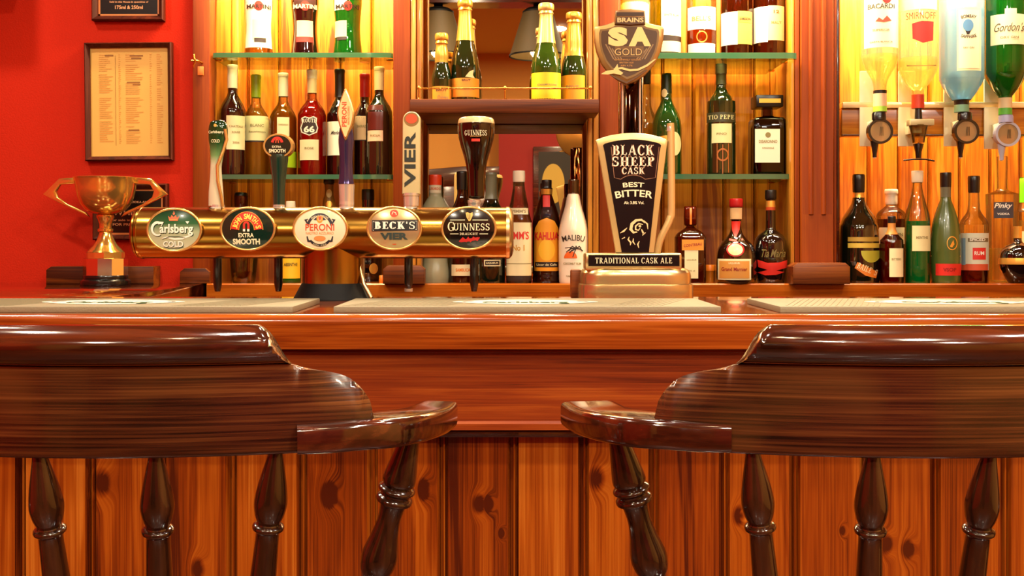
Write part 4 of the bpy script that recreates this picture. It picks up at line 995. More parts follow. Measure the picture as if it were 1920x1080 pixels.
for s, x, w_ in (('S', 1158, 37), ('A', 1199, 42)):
    W_(s, x, 70, w_, 36, ink('e8c478'), fat=.075, h=.0014)
PL([(1152, 88), (1206, 88), (1206, 108), (1152, 108)], ink('6a4a24', .3), .0011); W_('GOLD', 1178, 99, 52, 14, ink('1c0e06'), fat=.05, h=.0014); W_('GOLD', 1177.5, 98.5, 51, 13, ink('c09a58'), fat=.0, h=.0017)
W_('REFRESHINGLY GOLDEN', 1176, 113, 50, 3, I_tan, fat=.0, h=.0011); W_('BRITISH ALE', 1174, 118.5, 26, 3, I_tan, fat=0, h=.0011); W_('ABV 4.7%', 1174, 124, 22, 3, I_tan, fat=0, h=.0011)
PL([(1153, 22), (1165, 19.5), (1181, 18.5), (1197, 19.5), (1208, 22), (1209, 47), (1181, 49.5), (1152, 47)], ink('c09a58', .3), .0016)
tb = prism('top_tab', [(ay(a), azz(b)) for a, b in [(1153, 22), (1165, 19.5), (1181, 18.5), (1197, 19.5), (1208, 22), (1209, 47), (1181, 49.5), (1152, 47)]], -.030, -.014, ink('7a5428', .3, .5), sg, .002)
W_, PL, ST, DI = logo(sg, lambda u, v, h: (ay(1179) + u, -.0302 - h, azz(92) + v), 2.155 / F, 1179, 92)
PL([(1155, 25), (1206, 25), (1206, 32), (1155, 32)], ink('3a2210', .3), .0004); PL([(1155, 34), (1207, 34), (1207, 46), (1181, 48), (1154, 46)], ink('4a2c14', .3), .0004)
W_('BRAINS', 1181, 39.5, 49, 9, ink('d8b474'), fat=.03, h=.0009)
W_, PL, ST, DI = logo(sg, lambda u, v, h: (ay(1179) + u, -.0275 - h, azz(92) + v), 2.155 / F, 1179, 92)
PL([(1126, 140), (1136, 134), (1150, 132), (1157, 121), (1159, 132), (1168, 138), (1163, 142), (1150, 139), (1138, 141)], ink('e0bc74', .3), .0012)
ST([(1150, 131), (1165, 129), (1180, 133), (1195, 132), (1212, 124), (1228, 112)], [3, 4, 4, 4, 4, 2], ink('e0bc74', .3), .0010); ST([(1145, 142), (1160, 150), (1174, 156), (1192, 146), (1212, 132)], [2, 3, 3, 3, 2], ink('5a3a1a', .3), .0010)
# swan neck
nx, nz = q_(2.14)
tube('swan_neck', smoothp([(nx(1257), -.035, nz(231)), (nx(1258), -.035, nz(260)), (nx(1259), -.035, nz(390)), (nx(1257), -.035, nz(408)), (nx(1250), -.035, nz(425)), (nx(1238), -.033, nz(450)), (nx(1232), -.03, nz(476))], 3), .0072, M_clip, pump, 16)
lathe('neck_end', [(0, 0), (.0062, .001), (.0072, .006), (.0072, .014)][::-1], M_chrome, pump, 16, off=(nx(1257), -.035, nz(231) - .002), M=Matrix.Diagonal((1, 1, -1, 1)))

# ------------------------------------------------------------------ trophy
TY = 2.84
tr = thing('trophy_cup', 'two handled silver gilt trophy cup on a black plinth', 'trophy', (px(198, TY), TY, BT))
ts = TY / F; tz = lambda y: (535.5 - y) * ts
M_cup = plain('gilt_silver', 'f0c868', .14, .9, bump=.05, bscale=40)
cup = [(0, 404), (16, 403), (27, 400), (37, 394), (45, 384), (51, 370), (54, 355), (56.5, 338), (58, 334.5), (57, 334), (54, 338), (52, 354), (48, 370), (42, 383), (34, 391), (0, 398)]
lathe('bowl', [(r * ts, tz(y)) for r, y in cup], M_cup, tr, 48)
stem = [(0, 474), (33, 474), (29, 469), (22, 462), (16, 452), (11.5, 440), (11, 437), (14, 435), (14, 431), (11, 429), (11, 422), (14, 412), (16, 409), (16, 405), (13, 403), (18, 401), (0, 399)]
lathe('stem', [(r * ts, tz(y)) for r, y in stem], M_cup, tr, 40)
lathe('collar', [(r * ts, tz(y)) for r, y in ((0, 485), (34, 485), (34, 474.5), (31, 473), (0, 473))], M_cup, tr, 12, ang=20)
lathe('silver_band', [(r * ts, tz(y)) for r, y in ((0, 517), (40, 517), (40, 486), (37, 485), (0, 485))], plain('silver', 'e8dcc8', .12, 1), tr, 10, ang=20)
lathe('plinth', [(r * ts, tz(y)) for r, y in ((0, 535.5), (45, 535.5), (46, 533), (45, 527), (40, 524), (41, 519), (40, 517), (0, 517))], M_black, tr, 40)
for s in (-1, 1):
    outp = [(54, 334), (86, 336), (117, 366), (78, 386), (30, 408)]; inp = [(36, 399), (70, 384), (88, 371), (91, 360), (84, 348), (54, 346)]
    prism('handle', [(s * a * ts, tz(b)) for a, b in outp + inp], -.006, .006, M_cup, tr, .003)
# ------------------------------------------------------------------ bottles
def rad_fn(P):
    P = sorted(P, key=lambda q: q[1])
    def r(z):
        if z <= P[0][1]: return P[0][0]
        for (a, za), (b, zb) in zip(P, P[1:]):
            if za <= z <= zb: return a + (b - a) * (z - za) / max(zb - za, 1e-9)
        return P[-1][0]
    return r
def bottle(name, label, cat, cx, Y, z0, base, prof, glass, caps=(), labels=(), texts=(), liquid=None, group=None, sq=0, yaw=0, art=(), sm=3, flip=False, sy=1, hollow=False, lmat=None):
    """prof: (row, half width) in photo pixels from top to base; everything else in photo pixels too"""
    s = Y / F; X = px(cx, Y)
    t = thing(name, label, cat, (X, Y, z0), group, -math.atan(X / Y) + yaw)
    zz = lambda y: (base - y) * s
    raw = [(hw * s, zz(y)) for y, hw in prof]
    P = smoothp(raw, sm) if sm else raw
    P = [(max(r, .0003), max(z, 0)) for r, z in P]
    r_at = rad_fn(P); top = (0, P[0][1])
    closed = [(0, P[0][1])] + P + [(P[-1][0] * .93, P[-1][1] - 0), (0, P[-1][1] + .0015)]
    body = closed
    lathe('glass_body', body, glass, t, 36, sq=sq, sy=sy, ang=48)
    if liquid:
        ly, lm = liquid; zt = zz(ly)
        Q = [(r * .93, z) for r, z in P if z < zt]
        if Q:
            Q[-1] = (Q[-1][0], Q[-1][1] + .002)
            lathe('liquid', [(0, zt), (r_at(zt) * .93, zt)] + Q + [(0, Q[-1][1])], lm, t, 32, sq=sq, sy=sy, ang=48)
    for cp in caps:
        ya, yb, mt = cp[:3]; ex = (cp[3] if len(cp) > 3 else .6) * s; nm = cp[4] if len(cp) > 4 else 'capsule'
        za, zb = zz(ya), zz(yb)
        Q = [(r_at(za) + ex, za)] + [(r + ex, z) for r, z in P if zb < z < za] + [(r_at(zb) + ex, zb)]
        lathe(nm, [(0, za + ex * .6)] + [(Q[0][0] * .86, za + ex * .5)] + Q + [(r_at(zb), zb)], mt, t, 28, sy=sy)
    if sq:
        hwm = max(r for r, z in P)
        def mp(x, v, h): return (x, -(r_at(v) * sy + h), v)
    else:
        def mp(x, v, h):
            r = r_at(v); a = math.asin(max(-.97, min(.97, x / r))); return ((r + h) * sin(a), -(r + h) * cos(a) * sy, v)
    labs = []
    def host(x, y):
        for xa, xb, ya, yb, o in labs:
            if xa - 2 <= x <= xb + 2 and ya - 2 <= y <= yb + 2: return o
        return t
    for L_ in labels:
        xa, xb, ya, yb, mt = L_[:5]; h = L_[5] if len(L_) > 5 else .0005
        hp = host((xa + xb) / 2, (ya + yb) / 2)
        lo = patch(L_[6] if len(L_) > 6 else 'paper_label', (xa - cx) * s, (xb - cx) * s, zz(yb), zz(ya), mt, hp, mp, h, 18, 6)
        if hp is t: labs.append((xa, xb, ya, yb, lo))
    for kind, *a in art:
        k = a.pop() if isinstance(a[-1], dict) else {}
        if kind == 'disc': x, y, rx, ry, mt = a; disc('emblem', (x - cx) * s, zz(y), rx * s, ry * s, mt, host(x, y), mp, k.get('h', .0009), 28, 5, k.get('r0', 0))
        if kind == 'poly': pts, mt = a; poly('emblem', [((x - cx) * s, zz(y)) for x, y in pts], mt, host(*pts[0]), mp, k.get('h', .0009), 6)
        if kind == 'line': pts, wd, mt = a; stroke('emblem_line', [((x - cx) * s, zz(y)) for x, y in pts], wd * s, mt, host(*pts[0]), mp, k.get('h', .0011))
    for T in texts:
        st, x, y, w_, h_, mt = T[:6]; k = dict(T[6]) if len(T) > 6 else {}
        if 'arc' in k: k['arc'] *= s
        write(host(x, y), st, (x - cx) * s, zz(y), w_ * s, h_ * s, mt, mp, k.pop('h', .0011), **k)
    return t
CT = BT
K_white, K_cream, K_black = plain('white_capsule', 'e8dcc0', .3), plain('cream_capsule', 'e0c890', .35), plain('black_capsule', '14100e', .3)
K_lime, K_red, K_orange, K_gold = plain('lime_capsule', '9ab81c', .3), plain('red_capsule', 'a01418', .3), plain('orange_capsule', 'e0761a', .35), plain('gold_foil', 'e8b450', .28, .7)
K_grey, K_dkgreen, K_yellowfoil = plain('grey_capsule', '6a6a52', .35), plain('dark_green_capsule', '142c14', .3), plain('pale_gold_foil', 'ecc878', .3, .6)
L_cream, L_white, L_yel, L_pink, L_orange = ink('e2d4a4'), ink('ece6d4'), ink('e8b820'), ink('e0b890'), ink('e08c24')
I_d = ink('2a1a10'); I_g2 = ink('8a7a4a'); I_dr = ink('8a1408'); I_redl = ink('d0281c')
Q_pale = glassy('pale_wine', 'f4e4a0', 'e0bc58', .02, .02, .45, 'dca030'); Q_amber = glassy('amber_wine', 'ecc070', 'c88c30', .02, .02, .45, 'c88420'); Q_rose = glassy('rose_wine', 'f4705c', 'd02c20', .02, .02, .5, 'd81c10')
Q_whisky = glassy('whisky', 'd8843c', '9a400c', .02, .02, .5, 'cc6816'); Q_red = glassy('dark_whisky', 'b0502c', '6a200c', .02, .02, .4, '78200a'); Q_green = glassy('mint_liqueur', '30c870', '0a8038', .02, .02, .6, '10b85c'); Q_yellow = glassy('yellow_spirit', 'fcf4c8', 'f0dc98', .02, .02, .2, 'f4e8a0')
G_rose = glassy('rose_glass', 'f4d8c8', 'd89080', .16)

# wine on the lower glass shelf --------------------------------------
WINE = lambda cx, top, hw, base=326.5, n=9.5: [(top, n * .9), (top + 2, n), (top + 7, n), (top + 8, n - .4), (top + 44, n - .8), (top + 55, n), (top + 64, n * 1.5), (top + 73, hw * .80), (top + 82, hw * .95), (top + 92, hw), (base - 60, hw), (base - 3, hw), (base, hw * .94)]
g = 'bottles of wine on the lower glass shelf'
zA2, zA1, zB1, zB2 = ZS['A2'], ZS['A1'], ZS['B1'], ZS['B2']
bottle('wine_bottle', 'dark red wine bottle with white capsule, first in the wine row by the wall', 'bottle', 436, 3.035, zA2, 326.5, WINE(436, 119, 24), G_wine, [(119, 163, K_white)], [(425, 458, 216, 279, L_cream)], [('CHATEAU', 442, 236, 24, 4, I_g2), ('ROUGE', 442, 247, 14, 4, I_g2), ('2006', 442, 266, 12, 4, I_g2)], group=g)
bottle('wine_bottle', 'pale white wine bottle with lime green capsule', 'bottle', 480, 3.10, zA2, 326.5, WINE(480, 135, 25), G_clear, [(135, 178, K_lime)], [(459, 503, 214, 260, L_cream), (460, 503, 260, 263, I_d)], [('BLANC', 482, 232, 24, 5, I_g2), ('Sauvignon', 482, 244, 30, 4, I_g2)], (198, Q_pale), g)
bottle('wine_bottle', 'amber white wine bottle with white capsule behind the round badge handle', 'bottle', 531, 3.07, zA2, 326.5, WINE(531, 133, 25.5), G_clear, [(133, 177, K_white)], [(520, 542, 218, 253, L_cream), (538, 556, 281, 311, K_lime)], [('CHARDONNAY', 531, 232, 18, 3, I_g2)], (196, Q_amber), g)
bottle('wine_bottle', 'bright red rose wine bottle with black road shield label', 'bottle', 585, 3.06, zA2, 326.5, WINE(585, 127, 26.5), G_rose, [(127, 144, K_white), (144, 171, K_cream, .3)], [(563, 597, 260, 298, L_cream)],
       [('ROUTE', 580, 225, 24, 7, L_white, {'font': slab, 'fat': 1.0, 'h': .0017}), ('66', 580, 241, 19, 12, L_white, {'font': sans, 'fat': .04, 'h': .0017}), ('ROSE', 580, 276, 16, 4, I_g2)], (186, Q_rose), g,
       art=[('poly', [(566, 220), (572, 217), (580, 219.5), (588, 217), (594, 220), (593, 229), (596, 238), (594, 247), (580, 253), (566, 247), (564, 238), (567, 229)], L_white, {'h': .0008}), ('poly', [(568, 221), (573, 219), (580, 221.5), (587, 219), (592, 221), (591, 229), (594, 238), (592, 245.5), (580, 251), (568, 245.5), (566, 238), (569, 229)], I_d, {'h': .0012}), ('line', [(568, 231), (592, 231)], 1.4, L_white, {'h': .0016})])
bottle('wine_bottle', 'dark wine bottle with black capsule and white label behind the leaf shaped handle', 'bottle', 637, 3.09, zA2, 326.5, WINE(637, 125, 24.5), G_black, [(125, 178, K_black)], [(612, 641, 225, 288, L_white)], [('Merlot', 630, 246, 16, 7, I_d, {'shear': .3})], group=g)
bottle('wine_bottle', 'dark wine bottle with red capsule', 'bottle', 684, 3.14, zA2, 326.5, WINE(684, 132, 23), G_wine, [(132, 176, K_red)], [(664, 690, 213, 257, L_pink), (664, 690, 257, 259, I_d)], [('SHIRAZ', 678, 232, 16, 5, I_g2)], group=g)
bottle('wine_bottle', 'dark green wine bottle with cream capsule, last in the wine row by the post', 'bottle', 711, 3.03, zA2, 326.5, WINE(711, 123, 25), G_dkgreen, [(123, 167, K_cream)], [(690, 718, 196, 243, ink('5a1c12', .3)), (690, 718, 244, 264, L_pink)], [('RIOJA', 704, 254, 18, 5, I_g2)], group=g)
# vermouth on the upper glass shelf
g = 'vermouth bottles on the upper glass shelf'
VERM = lambda hw: [(-128, 8), (-120, 8.5), (-108, 8.5), (-100, 8), (-70, 9), (-55, 14), (-40, hw * .8), (-22, hw * .97), (-5, hw), (25, hw * .90), (45, hw * .88), (65, hw * .93), (90, hw * 1.03), (96.5, hw * 1.0)]
def vermouth(cx, hw, glass, label, liq, lab, c1, c2, cap):
    bottle('vermouth_bottle', label, 'bottle', cx, 3.05, zA1, 96.5, VERM(hw), glass, [(-128, -96, cap)], lab,
           [('MARTINI', cx, 4, hw * 1.6, 8, c1, {'fat': .03, 'h': .002})], liq, g, art=[('disc', cx, 3, 8, 9, I_redl, {'h': .0009}), ('disc', cx, -40, 9, 8, I_redl)])
vermouth(485, 26, G_clear, 'clear vermouth bottle with pale label on the upper glass shelf', (-60, Q_pale), [(461, 509, -12, 80, ink('f0e8c8')), (474, 498, 28, 66, L_cream, .0009), (477, 498, 62, 70, I_d, .0012)], I_d, 0, K_white)
vermouth(572, 26, G_wine, 'dark red brown vermouth bottle with pink label on the upper glass shelf', None, [(552, 592, -10, 8, ink('3a1a14')), (557, 586, 30, 60, L_pink, .0009), (556, 587, 57, 70, I_redl, .0008)], L_cream, 0, K_black)
vermouth(652, 26.5, G_green, 'bright green vermouth bottle on the upper glass shelf', (-60, G_green), [(628, 650, -10, 10, L_white), (629, 650, 30, 60, L_pink, .0009), (632, 650, 60, 66, I_d, .0012)], I_d, 0, K_black)
# odds on the counter under the wine
tumbler = [(455, 27), (480, 26), (505, 24), (520, 22), (526, 20)]
def glass_cup(label, cx, Y, prof, base, liq=None, mt=None, name='tumbler'):
    s = Y / F; t = thing(name, label, 'glass', (px(cx, Y), Y, BT)); zz = lambda y: (base - y) * s
    P = [(h * s, zz(y)) for y, h in prof]
    lathe('glass_bowl', [(r - .0012, z) for r, z in P] + [(0, P[-1][1] + .004), (0, 0)] [:1] + [(0, .0002)] + [(P[-1][0], P[-1][1])] + P[::-1], G_clear, t, 32)
    if liq:
        zt = zz(liq); Q = [(r * .93, z) for r, z in P if z < zt]
        lathe('cut_facets', [(P[-1][0] * 1.01, .004)] + [(r * 1.01, z) for r, z in Q[::-1]], mt, t, 9, ang=10)
    return t
glass_cup('cut glass tumbler standing below the barrel near its left end', 457, 2.99, tumbler, 526, 500, glassy('cut_amber_glass', 'e8c890', '8a5a2a', .25))
bottle('miniature_bottle', 'small dark glass bottle behind the hourglass tap handle', 'bottle', 452, 3.1, BT, 524, [(358, 10), (362, 12), (375, 12.5), (392, 11), (410, 12), (430, 13), (524, 13)], G_brown, ((358, 364, K_black, .3),), group=None)
bottle('liqueur_bottle', 'green based bottle with yellow label seen under the barrel', 'bottle', 545, 3.0, BT, 526, [(374, 8), (387, 8.5), (400, 8), (430, 9), (450, 16), (470, 19), (520, 19), (526, 18)], G_green, [(374, 390, K_white, .6)], [(529, 562, 470, 518, L_yel)], [('ABSINTHE', 545, 492, 24, 6, I_d)], (450, Q_yellow))
bottle('liqueur_bottle', 'small tan necked bottle between the green and leaf shaped handles', 'bottle', 617, 3.1, BT, 524, [(334, 9.5), (340, 10), (343, 8.5), (362, 8.5), (372, 11), (388, 13), (410, 16), (430, 18), (524, 18)], plain('tan_stoneware', '8a5a24', .35), [(334, 343, K_black, .5)], art=[('disc', 617, 360, 5, 8, K_cream), ('disc', 617, 380, 6, 6, K_gold)])
bottle('liqueur_bottle', 'squat black bottle between the leaf and slab tap handles', 'bottle', 690, 3.1, BT, 524, [(352, 10), (356, 11.5), (390, 11.5), (400, 12), (420, 20), (440, 26), (512, 26), (518, 22), (524, 20)], G_black, [(352, 372, K_black, .4)], art=[('disc', 700, 500, 8, 10, K_gold)])
bottle('bottle_stopper', 'small orange stopper standing on the counter beside the beer font column', 'stopper', 716, 2.98, BT, 528, [(514, 4), (515, 5), (527, 5), (528, 5)], K_orange, sm=0)

# champagne on the wooden shelf --------------------------------------
g = 'champagne bottles on the mirror shelf'
zM = zs1
CH = lambda top, base, hw, nk: [(top, nk * .6), (top + 2, nk * 1.15), (top + 12, nk * 1.2), (top + 15, nk), (top + 20, nk * 1.15), (top + 24, nk * .98), (top + (base - top) * .30, nk * 1.25), (top + (base - top) * .42, hw * .66), (top + (base - top) * .52, hw * .86), (top + (base - top) * .62, hw * .985), (top + (base - top) * .70, hw), (base - 3, hw), (base, hw * .93)]
bottle('champagne_bottle', 'quarter size dark champagne bottle with orange foil on the mirror shelf', 'bottle', 828, 2.95, zM, 183, CH(48, 183, 18.5, 10), G_champ, [(48, 104, K_orange if 0 else K_gold, .4)], [(811, 846, 150, 180, L_orange)], [('BRUT', 828, 157, 20, 4, I_d), ('Cuvee', 830, 170, 20, 6, I_g2)], group=g)
bottle('champagne_bottle', 'tall dark champagne bottle with gold foil and orange label', 'bottle', 872, 2.97, zM, 183, CH(-16, 183, 27, 11.5), G_champ, [(-16, 62, K_gold, .4)], [(846, 898, 134, 169, L_orange)], [('BRUT', 874, 138, 16, 4, I_d), ('Prestige', 874, 154, 30, 8, I_g2)], group=g, art=[('poly', [(872, 132), (880, 122), (888, 118), (886, 128), (890, 134)], K_cream)])
bottle('champagne_bottle', 'tall green champagne bottle with bright yellow label', 'bottle', 1024, 2.93, zM, 183, CH(-6, 183, 28, 12), plain('green_champagne_glass', '24400c', .06, coat=1, spec=.8), [(-6, 70, K_yellowfoil, .4)], [(997, 1051, 127, 182, ink('f0c814'))], [('CHAMPAGNE', 1026, 150, 36, 4, I_g2)], group=g)
bottle('champagne_bottle', 'half size green champagne bottle with deep orange label', 'bottle', 1076, 2.96, zM, 183, CH(8, 183, 24, 12), plain('green_champagne_glass_dark', '1c300c', .06, coat=1, spec=.8), [(8, 92, K_gold, .4)], [(1053, 1096, 129, 174, ink('e8940c'))], [('BRUT', 1074, 150, 24, 4, I_g2)], group=g)

# spirits on the counter under the mirror -----------------------------
bottle('spirit_bottle', 'frosted bottle with red cap beside the slab tap handle', 'bottle', 816, 3.055, BT, 527, [(327, 11.5), (331, 12), (362, 12), (368, 13), (378, 19), (390, 26), (400, 28), (440, 27), (470, 24), (490, 23.5), (505, 27), (518, 28), (527, 26)], G_frost, [(327, 346, plain('bright_red_cap', 'd83a14', .35), .6)], [(803, 827, 346, 361, ink('d8ccaa'))], [('LUXARDO', 815, 353, 22, 5, I_rust)], None)
bottle('liqueur_bottle', 'brown liqueur bottle with dark cap behind the pint glass handle', 'bottle', 866, 3.04, BT, 525, [(318, 9), (322, 9.5), (350, 9), (362, 9), (375, 13), (388, 19), (400, 22), (425, 23), (520, 23), (525, 21)], G_brown, [(318, 352, K_black)], [(847, 885, 492, 513, L_cream)], [('SAMBUCA', 868, 502, 26, 6, K_orange)], (380, Q_whisky))
bottle('liqueur_bottle', 'dark green bottle with gold foil neck right of the pint glass handle', 'bottle', 921, 3.0, BT, 527, [(321, 9.5), (325, 10.5), (330, 10), (355, 10), (366, 11), (378, 15), (392, 22), (410, 26), (520, 26), (527, 25)], G_dkgreen, [(321, 371, K_grey), (326, 368, K_yellowfoil, .3)], [(908, 938, 484, 496, L_cream), (910, 936, 486, 494, I_d, .0009)], [('LIQUEUR', 923, 490, 22, 4, L_cream)])
bottle('spirit_bottle', 'fruit cup bottle with cream label and red lettering at the end of the barrel', 'bottle', 973, 2.99, BT, 526.5, [(317, 10.5), (319, 11), (335, 11), (338, 10.5), (350, 11.5), (370, 15), (385, 18), (388, 18), (398, 20), (410, 23), (420, 24), (520, 24), (526.5, 23)], G_clear, [(317, 338, K_white)], [(956, 990, 387, 399, L_cream), (950, 996, 414, 513, L_cream), (950, 996, 490, 491, I_g2, .0009), (951, 995, 514, 526, I_d)], [("PIMM'S", 972, 438, 38, 15, I_redl, {'fat': .02}), ('No 1', 972, 461, 22, 11, ink('c88a1c'), {'fat': .02}), ("PIMM'S", 973, 393, 26, 6, I_g2)], (392, Q_whisky))
bottle('liqueur_bottle', 'brown coffee liqueur bottle with orange arched label and red ribbon', 'bottle', 1025, 3.02, BT, 526.5, [(335, 8), (337, 9), (350, 9), (351, 11), (363, 10), (366, 11), (378, 15), (395, 21), (410, 24), (424, 24.5), (503, 24.5), (507, 24), (512, 25), (516, 23.5), (522, 25), (526.5, 24)], G_brown, [(335, 351, K_black), (352, 362, K_gold, .3)], [(1018, 1031, 364, 386, I_redl), (1002, 1049, 440, 505, ink('e8981c')), (1004, 1046, 488, 498, I_d, .0009)], [('KAHLUA', 1025, 440, 43, 15, I_redl, {'fat': .03, 'h': .0016}), ('Licor de Cafe', 1025, 493, 36, 4, L_cream, {'h': .0014})], (372, Q_red), art=[('poly', [(1002, 441), (1004, 425), (1011, 412), (1025, 406), (1039, 412), (1046, 425), (1049, 441)], ink('e8981c'), {'h': .0009}), ('disc', 1025, 466, 15, 20, ink('f0b428'), {'h': .0012})])
mal = [(1050 + 0, 0)]
bottle('liqueur_bottle', 'white coconut rum bottle with palm and orange sun', 'bottle', 1075, 2.98, BT, 527.5, [(334, 8.5), (337, 9.5), (352, 9.5), (360, 9.5), (366, 12), (385, 16), (405, 22), (425, 26.5), (440, 27.5), (480, 27.5), (520, 27), (527.5, 26)], plain('white_painted_bottle', 'ecd8bc', .25, coat=.5), [(334, 361, plain('smoky_cap', '3a2410', .1, coat=.6), .2)], (),
       [('MALIBU', 1075, 443, 41, 11, I_d, {'arc': 75, 'fat': .01}), ('COCONUT RUM', 1073, 491, 32, 4, I_g2), ('CARIBBEAN', 1074, 514, 24, 3, I_g2)], None,
       art=[('poly', arcpts(1070, 481, 12, 13, 0, 180), ink('e8641c'), {'h': .0008}), ('line', [(1074, 479), (1077, 470), (1080, 463)], 1.6, I_d)] + [('line', [(1080, 463), (1080 + dx, 463 + dy), (1080 + dx * 1.5, 463 + dy + 4)], 2.2, I_d) for dx, dy in ((-9, 0), (-7, -4), (0, -5), (6, -4), (8, 1), (-8, 4))] + [('line', [(1062, 470), (1072, 461)], 1.5, I_d), ('line', [(1060, 462), (1072, 461)], 1.5, I_d)])

# whisky bay ----------------------------------------------------------
bottle('spirit_bottle', 'orange liqueur bottle with orange cap right of the hand pump', 'bottle', 1294, 2.985, BT, 523, [(381, 10), (383, 11.5), (414, 11.5), (415, 7.5), (419, 8), (424, 15), (430, 23), (437, 27.5), (446, 28), (520, 28), (523, 27)], G_brown, [(381, 415, K_orange, .2)], [(1281, 1306, 462, 514, L_cream), (1276, 1316, 442, 462, L_orange, .0009)], [('COINTREAU', 1296, 452, 34, 5, I_dr, {'rot': .12, 'h': .0014}), ('LIQUEUR', 1294, 480, 18, 3, I_g2), ('70 cl', 1294, 500, 12, 3, I_g2)], (436, Q_whisky), sq=.35, sm=2, yaw=.1)
bottle('small_jar', 'small orange lidded jar between the two orange liqueur bottles', 'jar', 1331, 3.02, BT, 523.5, [(491, 9.5), (493, 10.5), (502, 10.5), (503, 9.5), (520, 9.5), (523.5, 9)], plain('orange_jar', 'b87018', .3, coat=.4), [(491, 502, K_orange, .3, 'lid')], sm=0)
bottle('liqueur_bottle', 'bulbous cognac liqueur bottle with red cap, ribbon and gold label', 'bottle', 1380, 2.975, BT, 523.5, [(366, 11), (368, 12), (381, 12), (382, 11), (404, 10.5), (406, 9), (420, 9.5), (432, 13), (441, 20), (448, 27), (457, 33), (470, 36.5), (490, 38), (510, 38), (518, 37), (523.5, 34)], plain('brown_bottle_glass', '1a0a04', .05, coat=1, spec=.8), [(366, 382, K_red), (383, 405, plain('cream_neck_band', 'd8b07c', .4), .4)], [(1347, 1407, 478, 517, L_cream), (1350, 1404, 482, 514, ink('c8883a'), .0009)], [('Grand Marnier', 1377, 497, 46, 7, I_dr, {'h': .0014}), ('LIQUEUR', 1377, 486, 20, 4, L_cream, {'h': .0014})], art=[('poly', [(1372, 408), (1388, 408), (1386, 424), (1379, 441), (1373, 424)], I_redl), ('line', [(1368, 442), (1378, 444), (1392, 442)], 3.5, I_redl), ('disc', 1379, 461, 16, 13, ink('a81c1c', .25)), ('disc', 1379, 461, 13, 10.5, ink('e8c890', .25), {'h': .0013})])
bottle('liqueur_bottle', 'black coffee liqueur bottle with red band and red script', 'bottle', 1445, 2.99, BT, 523.5, [(350, 9), (352, 10), (366, 10), (368, 8.5), (380, 9), (420, 9.5), (426, 12), (432, 20), (440, 27), (450, 30), (470, 30.5), (490, 30), (505, 28), (518, 26), (523.5, 24)], G_black, [(350, 368, K_black), (370, 382, K_gold, .2), (382, 388, plain('red_neck_band', 'a83c1c', .3), .3)], (), [('Tia Maria', 1450, 468, 44, 15, ink('6a5a2a'), {'shear': .25})], None, art=[('poly', [(1421, 480), (1440, 486), (1460, 485), (1477, 480), (1474, 495), (1455, 500), (1470, 503), (1455, 508), (1435, 509), (1421, 504), (1440, 499), (1423, 494)], I_redl)])
# lower glass shelf
bottle('spirit_bottle', 'pale bottle half hidden behind the swan neck of the pump', 'bottle', 1212, 3.15, zB2, 325.5, [(120, 8), (150, 8), (190, 9), (205, 14), (220, 20), (235, 23), (320, 23), (325.5, 22)], G_clear, [(120, 150, K_black)], [(1195, 1230, 250, 305, L_cream)], (), (225, Q_pale))
bottle('spirit_bottle', 'green bottle with pale medallion to the right of the swan neck', 'bottle', 1250, 3.05, zB2, 325.5, [(136, 8), (138, 9), (175, 9.5), (190, 12), (202, 18), (216, 24), (232, 27.5), (260, 28), (320, 28), (325.5, 26)], plain('green_brandy_glass', '0e3a14', .05, coat=1, spec=.8), [(136, 172, K_dkgreen, .4)], (), (), None, art=[('disc', 1246, 172, 5, 8, K_cream), ('disc', 1265, 268, 11, 22, L_cream), ('disc', 1250, 258, 16, 5, K_gold)])
bottle('sherry_bottle', 'tall dark green sherry bottle with cream label on the lower whisky shelf', 'bottle', 1352, 3.04, zB2, 325.5, [(117, 9), (119, 10), (135, 10), (137, 9.5), (158, 10), (170, 13), (178, 19), (188, 25), (198, 27), (300, 27), (322, 27), (325.5, 26)], plain('olive_bottle_glass', '1a2410', .05, coat=1, spec=.8), [(117, 136, K_grey), (136, 156, plain('olive_neck_band', '4a4a2c', .4), .3)], [(1326, 1379, 210, 228, ink('3c3a28', .4)), (1335, 1371, 231, 267, L_cream)], [('TIO PEPE', 1352, 219, 46, 8, L_cream, {'font': slab, 'fat': .9}), ('FINO', 1353, 250, 18, 4, I_g2)], None, art=[('line', [(1326, 229.5), (1379, 229.5)], 1.3, K_cream), ('disc', 1355, 289, 11, 12, ink('a85a1c'), {'r0': .75}), ('line', [(1355, 270), (1355, 324)], 1.6, ink('a85a1c')), ('line', [(1345, 268), (1345, 322)], 1.4, ink('a85a1c')), ('line', [(1365, 268), (1365, 322)], 1.4, ink('a85a1c'))])
dz_ = bottle('liqueur_bottle', 'square almond liqueur bottle with big square black cap', 'bottle', 1438, 3.06, zB2, 325.5, [(198, 9), (214, 9.5), (216, 12), (219, 27), (223, 30.5), (240, 31), (322, 31), (325.5, 30)], glassy('plum_glass', '8a4a4a', '3a1420', .2), (), [(1409, 1455, 241, 303, L_white)], [('DISARONNO', 1433, 264, 34, 6, I_g2), ('ORIGINALE', 1433, 276, 22, 3, I_g2)], (222, glassy('almond_liqueur', '6a3446', '2a0c18', .02)), sq=.8, sm=0, yaw=.22, art=[('disc', 1433, 252, 5, 5, I_g2)])
s = 3.06 / F
box('square_cap', -25 * s, 25 * s, -25 * s, 25 * s, (325.5 - 199) * s, (325.5 - 177) * s, K_black, dz_, .002)
patch('cap_print', -20 * s, 20 * s, (325.5 - 192) * s, (325.5 - 184) * s, K_gold, dz_, on_flat(-25 * s), .0005)
